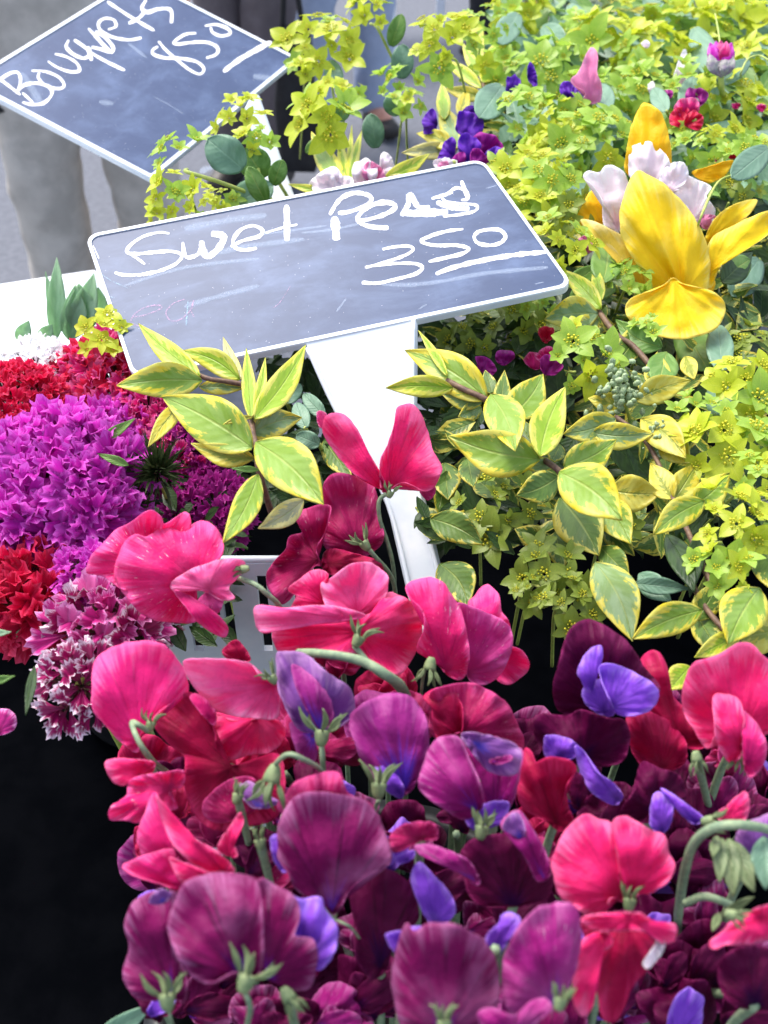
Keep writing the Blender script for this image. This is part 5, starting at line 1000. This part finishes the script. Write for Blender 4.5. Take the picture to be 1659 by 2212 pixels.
for x, y, r, m, n, lab in mass:
    umbel('bupleurum umbel '+lab, x, y, r*1.05, m, n=n, sc=.44, doff=-.07+random.uniform(-.03, .02), dirv=(random.uniform(-.3, .3), random.uniform(-.1, .3)))
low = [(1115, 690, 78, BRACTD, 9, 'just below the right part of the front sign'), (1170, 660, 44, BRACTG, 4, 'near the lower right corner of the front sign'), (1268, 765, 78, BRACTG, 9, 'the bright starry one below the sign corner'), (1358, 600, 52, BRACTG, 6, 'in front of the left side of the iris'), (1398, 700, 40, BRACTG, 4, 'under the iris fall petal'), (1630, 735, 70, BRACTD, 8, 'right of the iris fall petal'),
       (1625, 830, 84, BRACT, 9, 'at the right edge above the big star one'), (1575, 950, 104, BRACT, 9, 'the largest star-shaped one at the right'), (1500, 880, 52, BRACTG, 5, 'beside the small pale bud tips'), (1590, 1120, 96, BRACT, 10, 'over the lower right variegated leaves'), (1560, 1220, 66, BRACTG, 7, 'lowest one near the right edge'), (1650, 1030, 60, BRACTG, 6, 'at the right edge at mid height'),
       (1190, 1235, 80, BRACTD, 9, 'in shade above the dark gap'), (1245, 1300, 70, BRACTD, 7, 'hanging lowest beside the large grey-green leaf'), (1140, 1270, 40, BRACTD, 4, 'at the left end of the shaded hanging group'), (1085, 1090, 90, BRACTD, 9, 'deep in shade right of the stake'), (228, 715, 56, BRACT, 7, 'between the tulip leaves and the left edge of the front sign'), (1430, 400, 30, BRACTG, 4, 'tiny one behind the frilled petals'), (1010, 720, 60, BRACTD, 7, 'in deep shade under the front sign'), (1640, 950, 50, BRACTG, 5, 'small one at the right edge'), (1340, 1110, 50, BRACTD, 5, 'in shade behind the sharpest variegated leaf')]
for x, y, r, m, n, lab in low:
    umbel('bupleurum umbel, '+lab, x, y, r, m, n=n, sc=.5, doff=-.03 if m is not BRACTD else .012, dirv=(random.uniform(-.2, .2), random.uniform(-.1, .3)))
# loose round and long leaves of the mixed bouquets
rl = [((1085, 185), (1035, 255), 70, 'dark blue-green leaf hanging from the top centre sprig', -.09, 0), ((1120, 30), (1075, 95), 54, 'pale blue-green leaf at the top, left of the umbels', -.12, 0), ((1230, 10), (1280, 95), 50, 'grey-green leaf at the top above the rose pink petal', -.06, 0), ((1170, 60), (1220, 90), 50, 'round pale leaf at the top centre right', -.06, 0),
      ((1660, 320), (1580, 385), 60, 'smooth blue-green leaf at the right edge above the iris', -.12, 0), ((1480, 240), (1500, 165), 50, 'tall blue-green leaf between the magenta bud and flowers', -.08, 0), ((1550, 180), (1620, 130), 40, 'arched pale leaf right of the magenta bud', -.1, 0), ((1310, 240), (1300, 180), 46, 'blue-green leaf beside the rose pink petal', -.09, 0), ((1530, 840), (1590, 870), 90, 'wide blue-green leaf behind the big star umbel', .0, 0),
      ((1560, 800), (1550, 700), 60, 'grey-blue iris stem leaf under the yellow fall', .01, 0), ((1500, 60), (1545, 170), 60, 'long grey-green leaf left of the magenta bud', -.07, 0), ((1440, 240), (1410, 190), 40, 'small green leaf above the iris tip', -.09, 0), ((660, 925), (640, 870), 38, 'round pale leaf below the front sign, left of the stake', .0, 0), ((700, 900), (655, 850), 34, 'small grey leaf next to the stake below the sign', .006, 0), ((620, 870), (650, 830), 30, 'little pale leaf under the sign edge', .01, 0), ((690, 960), (640, 940), 40, 'blue-grey leaf left of the stake', .01, 0),
      ((1560, 600), (1620, 560), 60, 'dark green leaf under the right iris petals', -.0, 0), ((1330, 620), (1230, 640), 50, 'dark leaf at the right corner of the front sign', .02, 0), ((1640, 560), (1580, 640), 70, 'shaded blue leaf at the right edge under the iris', .03, 0), ((1470, 700), (1530, 800), 80, 'deep green leaf behind the iris fall', .03, 0)]
for b, tp, wd, lab, off, _ in rl:
    t = thing('round_leaf', lab, 'leaf', P(*b, D0(b[1])+off), 'loose leaves in the bouquets'); leaf(t, b, tp, wd, BG if 'dark' not in lab and 'deep' not in lab else (BG if 'blue' in lab else MIDG), off=off, round_=True, fold=.15)
    tube('stalk', [P(*b, D0(b[1])+off), P(b[0]+6, b[1]+14, D0(b[1])+off+.02), P(b[0]+12, b[1]+20, D0(b[1])+off+.07)], .0011, STEMY, t, n=6)
# deep foliage under the bouquets
def mass_foliage(name, label, poly, n, dlo, dhi, mats, sz):
    for mi, m in enumerate(mats):
        vs, fs, la = [], [], []
        for k in range(n//len(mats)):
            x0, y0, x1, y1 = random.choice(poly); x = random.uniform(x0, x1); y = random.uniform(y0, y1); d = D0(y)+random.uniform(dlo, dhi)
            c = P(x, y, d); a = Vector((random.gauss(0, 1), random.gauss(0, 1), random.gauss(0, .6))).normalized(); nn = (Vector((random.gauss(0, .5), random.gauss(0, .5), 1)) - FW*.6).normalized(); a = (a-nn*a.dot(nn)).normalized(); b = a.cross(nn); L = sz*random.uniform(.6, 1.3)*(d/.5); W = L*random.uniform(.28, .5); rr = random.random(); i = len(vs)
            prof = [(0, .1), (.25, .8), (.55, 1), (.82, .55), (1, 0.02)]
            for u, wv in prof:
                for v in (-1, 0, 1): vs.append(c+a*L*(u-.5)+b*v*W*wv*.5-nn*(abs(v)*W*-.12)+nn*L*-.15*(u-.5)**2); la.append((u, v, rr))
            for j in range(4):
                for q in (0, 1): fs.append((i+j*3+q, i+j*3+q+1, i+j*3+q+4, i+j*3+q+3))
        me = bpy.data.meshes.new('foliage'); me.from_pydata([tuple(v) for v in vs], [], fs); me.update(); setattr3(me, 'lf', la)
        o = link('foliage', me, m); o['kind'] = 'stuff'; o['label'] = label[mi % len(label)]; o['category'] = 'foliage'
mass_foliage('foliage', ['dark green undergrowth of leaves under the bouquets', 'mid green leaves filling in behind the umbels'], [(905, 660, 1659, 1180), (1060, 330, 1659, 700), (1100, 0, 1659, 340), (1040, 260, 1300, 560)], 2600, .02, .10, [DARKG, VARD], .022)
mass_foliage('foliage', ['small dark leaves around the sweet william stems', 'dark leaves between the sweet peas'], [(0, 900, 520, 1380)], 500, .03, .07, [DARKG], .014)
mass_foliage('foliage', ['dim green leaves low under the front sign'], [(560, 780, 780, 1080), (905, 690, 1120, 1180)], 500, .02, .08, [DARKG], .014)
mass_foliage('foliage', ['pale small leaves behind the umbels at the top right'], [(1080, 0, 1700, 420)], 500, -.03, .03, [MIDG, BLUEG], .024)
# ------------------------------------------------------------------ yellow iris with pale frilled flower behind it
def ZB(l): return [(829.5+.5*x, .5*y) for x, y in l]
def Z4(l): return [(829.5+.5*x, 605+.5*y) for x, y in l]
di = D0(520)-.05
t = thing('yellow_iris', 'large yellow iris with a rounded fall petal at the right', 'iris', P(1450, 640, di+.01))
petal(t, ZB([(1045, 745), (1050, 640), (1070, 540), (1100, 470), (1130, 445), (1190, 480), (1225, 560), (1245, 700), (1230, 780), (1150, 800)]), one(ZB, 1150, 780), di+.022, YELO, dome=.4, cre=(-90, .06, .15), name='standard_petal', ruf=.04)
petal(t, ZB([(830, 970), (860, 880), (900, 820), (945, 840), (945, 960), (900, 1000)]), one(ZB, 940, 980), di+.02, YELO, dome=.3, name='petal')
petal(t, ZB([(1330, 745), (1400, 720), (1480, 695), (1510, 700), (1470, 760), (1400, 790)]), one(ZB, 1340, 760), di+.03, YELO, dome=.3, name='petal')
petal(t, ZB([(1385, 1030), (1440, 930), (1520, 880), (1600, 862), (1605, 890), (1540, 960), (1440, 1010), (1400, 1060)]), one(ZB, 1400, 1040), di+.004, YEL, dome=.35, name='standard_petal')
petal(t, ZB([(1395, 1150), (1400, 1060), (1440, 1010), (1540, 960), (1640, 915), (1720, 900), (1720, 960), (1640, 1030), (1560, 1080), (1480, 1120), (1440, 1180), (1415, 1240), (1390, 1230)]), one(ZB, 1405, 1180), di-.004, YEL, dome=.35, cre=(-30, -.08, .15), name='standard_petal')
petal(t, ZB([(1110, 1230), (1130, 1120), (1180, 1180), (1240, 1210), (1420, 1200), (1400, 1280), (1250, 1280), (1140, 1290)]), one(ZB, 1270, 1240), di+.004, YELO, dome=.3, name='petal')
petal(t, ZB([(850, 945), (920, 960), (1000, 1000), (1080, 1060), (1140, 1130), (1180, 1280), (1100, 1290), (1050, 1200), (1010, 1090), (930, 1020), (870, 985)]), one(ZB, 1130, 1270), di-.006, YELP, dome=.3, cre=(-130, .08, .2), name='petal')
petal(t, ZB([(1105, 742), (1070, 775), (1040, 830), (1022, 900), (1020, 980), (1050, 1080), (1110, 1180), (1160, 1270), (1240, 1290), (1380, 1290), (1405, 1180), (1400, 1090), (1370, 990), (1310, 890), (1240, 820), (1170, 770)]), one(ZB, 1290, 1270), di-.012, YEL, dome=.22, tilt=(0, 0), cre=[(-112, -.10, .07), (-98, .08, .08), (-84, -.05, .06), (-128, .06, .08)], ruf=.03, name='style_arm')
petal(t, Z4([(1042, 125), (1060, 85), (1110, 60), (1160, 45), (1210, 20), (1250, -10), (1300, 20), (1400, 42), (1450, 70), (1475, 110), (1468, 160), (1430, 215), (1350, 245), (1270, 256), (1180, 240), (1100, 205), (1055, 165)]), one(Z4, 1250, 5), di-.030, YEL, dome=.12, rim=.12, tilt=(0, -.4), cre=[(90, -.05, .07), (60, .05, .07), (118, .05, .07), (35, -.04, .06), (145, -.04, .06)], ruf=.05, nr=9, name='fall')
tube('stem', [P(1470, 650, di+.01), P(1530, 720, di+.03), P(1565, 790, di+.04), P(1590, 900, di+.09)], .005, BLUEG if False else simple('iris_stem', '8cb08c', '9cc0a0', 100, .5), t)
t = thing('frilled_flower', 'pale pink-white frilled flower standing behind the yellow iris', 'frilled flower', P(1400, 480, di+.03)); dp = di+.012
for o_, b_, z in (([(860, 765), (880, 735), (930, 745), (960, 715), (1000, 720), (1045, 760), (1060, 850), (1040, 950), (1010, 1005), (950, 970), (940, 870), (900, 800)], (1010, 990), .0), ([(1060, 650), (1100, 620), (1150, 610), (1200, 650), (1235, 700), (1260, 790), (1220, 830), (1160, 780), (1090, 760), (1060, 760)], (1150, 820), .004), ([(1235, 710), (1290, 700), (1315, 740), (1300, 790), (1260, 830), (1220, 830), (1190, 770)], (1230, 830), -.002),
                  ([(1300, 760), (1360, 780), (1415, 808), (1390, 840), (1430, 910), (1400, 990), (1350, 960), (1300, 880), (1250, 830)], (1330, 950), .002), ([(842, 1030), (900, 1015), (930, 1050), (880, 1095), (850, 1070)], (930, 1040), .004), ([(1370, 930), (1435, 935), (1400, 990), (1360, 970)], (1370, 960), -.001)):
    petal(t, ZB(o_), one(ZB, *b_), dp+z, PALE if b_[0] not in (930, 1370) else ROSEP, dome=.3, ruf=.14, nr=7, crump=.2)
# ------------------------------------------------------------------ stocks, magenta buds and other filler blooms
def multi(name, label, cat, parts, off, group=None):
    x, y = parts[0][0], parts[0][1]; t = thing(name, label, cat, P(x, y, D0(y)+off), group)
    for x, y, w_, h_, a, m in parts:
        o_, b_ = ell(x, y, w_*1.1, h_*1.1, a, .08, jit=.13); petal(t, o_, b_, D0(y)+off+random.uniform(-.008, .008), m, dome=.1, ruf=.16, crump=.3, cre=(a-90, .2, .2))
    tube('stalk', [P(x, y, D0(y)+off+.004), P(x, y+10, D0(y)+off+.05)], .0016, STEMY, t)
multi('purple_stock', 'violet-purple stock flowers above the top corner of the front sign', 'stock flower', [(928, 265, 52, 32, -80, STOCKV), (1015, 270, 60, 62, 20, STOCKV), (965, 330, 66, 34, -70, STOCKV), (1012, 318, 46, 62, -10, STOCKV), (1055, 315, 62, 60, 30, STOCKM), (1040, 355, 60, 40, 60, STOCKM), (1070, 345, 50, 60, 40, STOCKV), (1020, 240, 36, 30, 0, STOCKV), (985, 350, 50, 30, -40, STOCKM)], -.07)
multi('purple_stock', 'small violet florets behind the umbels at the top', 'stock flower', [(1108, 185, 30, 50, 10, STOCKV), (1150, 163, 50, 22, 80, STOCKV), (1225, 195, 32, 44, -10, STOCKV), (1245, 205, 30, 36, 40, STOCKV)], -.1)
multi('pink_bud_cluster', 'small pale pink buds behind the top edge of the front sign', 'bud cluster', [(948, 352, 22, 22, 0, PALE), (966, 350, 22, 20, 30, PALE), (958, 358, 24, 20, -30, ROSEP), (980, 352, 16, 18, 0, PALE)], -.09)
multi('cream_flower', 'white flower with a pink petal behind the front sign', 'cream flower', [(705, 392, 70, 56, -30, PALE), (730, 400, 60, 50, 0, PALE), (785, 375, 50, 66, 10, PALE), (810, 378, 66, 40, 50, ROSEP), (840, 360, 60, 30, 70, PALE)], -.05)
multi('magenta_flower', 'deep magenta ruffled flower at the upper right beside the umbels', 'magenta flower', [(1485, 235, 50, 60, 0, SWCRI), (1505, 210, 44, 46, 20, SWPUD), (1470, 255, 44, 46, -30, SWRED), (1440, 205, 26, 24, 0, SWPUD), (1500, 260, 40, 40, 60, SWRED)], -.09)
multi('magenta_flower', 'magenta florets in shade below the corner of the front sign', 'magenta flower', [(1160, 778, 50, 40, 0, SWCRI), (1190, 790, 46, 44, 30, SWPUD), (1178, 765, 40, 30, -30, SWCRI), (1050, 790, 50, 30, 40, SWPUD), (1180, 720, 30, 36, 0, SWRED), (1090, 770, 40, 34, 0, SWPUD)], .0)
multi('magenta_flower', 'tiny wine-red petals behind the right iris petals', 'magenta flower', [(1585, 335, 28, 22, 0, SWRED), (1555, 345, 20, 20, 0, SWCRI), (1645, 232, 18, 18, 0, SWCRI), (1590, 228, 18, 14, 0, SWCRI)], -.06)
t = thing('rose_pink_petals', 'tall rose pink petal rising behind the umbels at the top', 'pink flower', P(1270, 215, D0(200)-.1))
petal(t, ZB([(805, 350), (840, 310), (880, 220), (905, 207), (925, 240), (920, 310), (940, 370), (930, 440), (850, 450), (870, 400)]), one(ZB, 890, 440), D0(200)-.11, ROSEP, dome=.4, cre=(-90, .1, .2))
tube('stalk', [P(1275, 222, D0(200)-.1), P(1275, 240, D0(200)-.04)], .0016, STEMY, t)
t = thing('white_petals', 'white petals between the umbels left of the magenta bud', 'white flower', P(1480, 180, D0(180)-.06))
for o_, b_ in (([(1250, 330), (1290, 220), (1310, 230), (1310, 340), (1290, 390), (1255, 370)], (1285, 380)), ([(1110, 190), (1130, 172), (1150, 190), (1135, 208)], (1130, 205)), ([(1140, 370), (1165, 350), (1170, 400), (1150, 410)], (1155, 405))):
    petal(t, ZB(o_), one(ZB, *b_), D0(180)-.075, PALE, dome=.3)
t = thing('magenta_bud', 'closed magenta bud with grey scaly base at the upper right', 'bud', P(1557, 160, D0(140)-.13)); db = D0(140)-.14
for k, (a_, m) in enumerate(((-22, SWPUR), (0, SWCRI), (22, SWPUR), (-10, SWPUR), (12, SWCRI))):
    o_, b_ = ell(1557+a_*.7, 120+abs(a_)*.2, 26, 56, a_*.6, 0, .1); petal(t, o_, b_, db+.004*(k % 2), m, dome=.6)
GS = simple('bud_scale', '8c7c8c', '9a9a90', 300, .6)
for k, a_ in enumerate((-24, 0, 24, -12, 12)):
    o_, b_ = ell(1557+a_*.75, 148-abs(a_)*.3, 26, 40, a_*.5, 0, .15); petal(t, o_, b_, db-.003+.002*(k % 2), GS, dome=.6, name='scale')
tube('stalk', [P(1557, 165, db), P(1560, 200, db+.01), P(1565, 230, db+.06)], .002, STEMY, t)
for k, pts in enumerate(([(1660, 130), (1640, 120), (1615, 128), (1600, 160)], [(1659, 330), (1600, 372), (1550, 395), (1510, 480)], [(1545, 30), (1552, 70), (1556, 100)])):
    t = thing('bouquet_stalk', ['brown arched stalk at the right edge near the top', 'thin stalk curving from the right edge down over the frilled flower', 'yellow stalk above the magenta bud', 'orange-brown stalk crossing below the magenta bud', 'thin stalk crossing the magenta ruffled flower'][k], 'flower stalk', P(*pts[0], D0(pts[0][1])-.12)); tube('stalk', [P(x, y, D0(y)-(.13 if y < 200 else .1)) for x, y in pts]+[P(pts[-1][0]+4, pts[-1][1]+8, D0(pts[-1][1])+.02)], .0007, STEMY, t, n=6)
# ------------------------------------------------------------------ passers-by on the street
def skin_obj(name, V, E_, R, mat, parent, sub=2, rough=0.0, root=0):
    me = bpy.data.meshes.new(name); me.from_pydata([tuple(v) for v in V], E_, []); me.update()
    o = bpy.data.objects.new(name, me); C.objects.link(o); o.parent = parent
    me.materials.append(mat)
    s = o.modifiers.new('skin', 'SKIN'); s.use_smooth_shade = True
    for i, sv in enumerate(me.skin_vertices[0].data): r = R[i]; sv.radius = r if isinstance(r, tuple) else (r, r); sv.use_root = (i == root)
    ss = o.modifiers.new('smooth', 'SUBSURF'); ss.levels = sub; ss.render_levels = sub
    if rough:
        tx = bpy.data.textures.new(name, 'CLOUDS'); tx.noise_scale = .11; d = o.modifiers.new('folds', 'DISPLACE'); d.texture = tx; d.strength = rough; d.mid_level = .5
    return o
SKIN = simple('skin_tone', 'd8a088', 'cc9078', 30, .5)
def person(label, x, y, rot, trou, jack, h=1.74, shoe=None, hair='3a2a20', gap=.09, bulk=1.0, arm=(.26, .30)):
    t = thing('person', label, 'person', (x, y, 0), 'people standing on the street'); t.rotation_euler = (0, 0, rot); k = h/1.74
    def V3(*a): return Vector(a)*k
    V = [V3(0, 0, .93), V3(0, 0, 1.1), V3(0, 0, 1.32), V3(0, 0, 1.45), V3(0, 0, 1.53), V3(0, .01, 1.62), V3(0, .01, 1.70)]
    R = [(.14*bulk, .10), (.13*bulk, .095), (.15*bulk, .10), (.07, .06), (.05, .055), (.075, .095), (.06, .075)]
    E_ = [(0, 1), (1, 2), (2, 3), (3, 4), (4, 5), (5, 6)]
    for s in (-1, 1):
        i = len(V); V += [V3(s*.09, 0, .86), V3(s*(gap+.01), .01, .48), V3(s*(gap+.02), 0, .10), V3(s*(gap+.03), .12, .045)]; R += [.085, .058, .042, .035]; E_ += [(0, i), (i, i+1), (i+1, i+2), (i+2, i+3)]
        i = len(V); V += [V3(s*.19, 0, 1.40), V3(s*.25, -.02, 1.12), V3(s*arm[0], .08, .92), V3(s*(arm[0]), .10, .85)]; R += [.055, .04, .028, (.036, .018)]; E_ += [(3, i), (i, i+1), (i+1, i+2), (i+2, i+3)]
        for f in range(5):
            j = len(V); dx = (f-1.5)*.018; L = (.05, .075, .08, .075, .06)[f]
            if f == 0: V += [V3(s*arm[0]-s*.03, .13, .83), V3(s*arm[0]-s*.035, .145, .80)]
            else: V += [V3(s*arm[0], .10+dx, .85-L*.7), V3(s*arm[0]-s*.01, .10+dx+.01, .85-L*1.2)]
            R += [.009, .007]; E_ += [(i+3, j), (j, j+1)]
    skin_obj('body', V, E_, R, SKIN, t)
    V = [V3(0, 0, 1.0), V3(0, 0, .90)]; R = [(.17*bulk, .125), (.175*bulk, .13)]; E_ = [(0, 1)]
    for s in (-1, 1):
        i = len(V); V += [V3(s*.10*bulk, 0, .78), V3(s*(gap+.015), .015, .50), V3(s*(gap+.02), .0, .28), V3(s*(gap+.025), 0, .06)]; R += [.105*bulk, .088*bulk, .08*bulk, .083*bulk]; E_ += [(1, i), (i, i+1), (i+1, i+2), (i+2, i+3)]
    skin_obj('trousers', V, E_, R, trou, t, 3, .03)
    V = [V3(0, 0, .88), V3(0, 0, 1.1), V3(0, 0, 1.34), V3(0, 0, 1.46)]; R = [(.2*bulk, .15), (.19*bulk, .14), (.19*bulk, .13), (.09, .08)]; E_ = [(0, 1), (1, 2), (2, 3)]
    for s in (-1, 1):
        i = len(V); V += [V3(s*.20, 0, 1.40), V3(s*.26, -.02, 1.12), V3(s*arm[0]*1.0, .07, .95)]; R += [.075, .06, .045]; E_ += [(3, i), (i, i+1), (i+1, i+2)]
    skin_obj('jacket', V, E_, R, jack, t, 3, .02)
    V = [V3(0, .0, 1.60), V3(0, -.02, 1.70), V3(0, -.03, 1.62), V3(0, -.05, 1.55)]; skin_obj('hair', V, [(0, 1), (1, 2), (2, 3)], [.06, (.085, .09), .09, .07], simple('hair'+hair, hair, None, 90, .7), t)
    for s in (-1, 1):
        V = [V3(s*(gap+.025), -.05, .05), V3(s*(gap+.025), .05, .05), V3(s*(gap+.035), .17, .035)]; skin_obj('shoe', V, [(0, 1), (1, 2)], [(.05, .05), (.052, .045), (.045, .03)], shoe or simple('shoe_leather', '2a2624', '38322e', 40, .5), t)
        V = [V3(s*.032, .098, 1.63), V3(s*.032, .102, 1.632)]; skin_obj('eye', V, [(0, 1)], [.011, .008], simple('eye_dark', '2c2420', None, 40, .2), t, 1)
    V = [V3(0, .095, 1.61), V3(0, .115, 1.59)]; skin_obj('nose', V, [(0, 1)], [.012, .014], SKIN, t, 1)
    return t
def ongr(x, y): return onz(x, y, 0)
KH = simple('khaki_trousers', 'c4bcb2', 'a8a198', 9, .85, bump=.6, bd=.004); BR = simple('brown_trousers', '5c5458', '6a6266', 9, .85, bump=.6, bd=.004)
NV = simple('navy_jacket', '1c3868', '243f74', 12, .8); GR = simple('grey_jacket', '6a6c74', '7a7c84', 12, .8); BJ = simple('pale_jeans', 'a8b4cc', '98a6c0', 12, .85); DK = simple('dark_coat', '1c1c22', '28282e', 12, .8); WH = simple('white_coat', 'e4e8f0', 'd4dae4', 10, .7)
p = ongr(262, 690); person('person in khaki-grey trousers and a blue jacket standing behind the rear sign', p.x, p.y, pi+.15, KH, NV, gap=.105, bulk=1.2, arm=(.27, .3))
p = ongr(560, 395); person('person in dark brown trousers just right of the rear sign', p.x, p.y, pi-.3, BR, NV, gap=.06, arm=(.3, .3))
p = ongr(745, 290); person('person in pale blue-grey jeans behind the tall thin umbel stalks', p.x, p.y, pi+.4, BJ, WH, gap=.1)
p = ongr(1090, 120); person('person in dark clothes far back at the top centre right', p.x, p.y, 2.6, DK, DK)
# black bag and strap
def bag(label, x, y, d, w_, h_, mat, n=2):
    t = thing('hand_bag', label, 'bag', P(x, y+h_/2, d)); O = org(t); bm = bmesh.new(); bmesh.ops.create_cube(bm, size=1); bmesh.ops.subdivide_edges(bm, edges=bm.edges[:], cuts=5, use_grid_fill=True)
    for v in bm.verts:
        c = v.co; q = 1-.22*abs(c.z*2)**3*abs(c.x*2) ; c.x *= w_*d/F*q*(1.1-.25*(c.z+.5)); c.y *= .10*(1-.5*abs(c.z+.5)); c.z *= h_*d/F; c += Vector((noise.noise(c*14), noise.noise(c*14+Vector((5, 0, 0))), 0))*.02
    me = bpy.data.meshes.new('bag'); cc = P(x, y, d)
    for v in bm.verts: v.co = v.co + cc - O
    bm.to_mesh(me); bm.free(); o = link('bag_body', me, mat, t); ss = o.modifiers.new('s', 'SUBSURF'); ss.levels = 1; ss.render_levels = 1
    tube('handle', [cc+Vector((-w_*d/F*.25, 0, h_*d/F*.45)), cc+Vector((0, 0, h_*d/F*.45+.22)), cc+Vector((w_*d/F*.25, 0, h_*d/F*.45))], .009, mat, t)
BB = simple('black_leather', (.006, .006, .008, 1), (.012, .012, .015, 1), 30, .5)
bag('long black bag carried by the person in brown trousers', 640, 215, 3.2, 90, 300, BB); bag('small white shopping bag at the top centre', 815, 70, 4.6, 90, 190, simple('white_bag', 'f0f4fa', 'dde6f2', 14, .6))
t = thing('camera_strap', 'black cord and tassel dangling left of the rear sign', 'strap', P(10, 120, 2.5))
for k in range(7):
    a = [P(random.uniform(-20, 30)+3*j, 85+j*9+random.uniform(-10, 10), 2.5) for j in range(6)]; tube('cord', a, .012, BB, t, n=6)
tube('cord', [P(6, 60, 2.5), P(2, 150, 2.5), P(4, 245, 2.5)], .016, BB, t)
t = thing('folding_sign', 'white post and pale panel far off at the top centre', 'panel', ongr(955, 60))
q = ongr(955, 60); box('post', (q.x-.03, q.y, 0), (q.x+.01, q.y+.03, 1.9), WH, t); box('panel', (q.x-.9, q.y+.03, .5), (q.x-.03, q.y+.06, 1.5), simple('grey_panel', 'a0a6b8', '8c92a4', 10, .6), t)
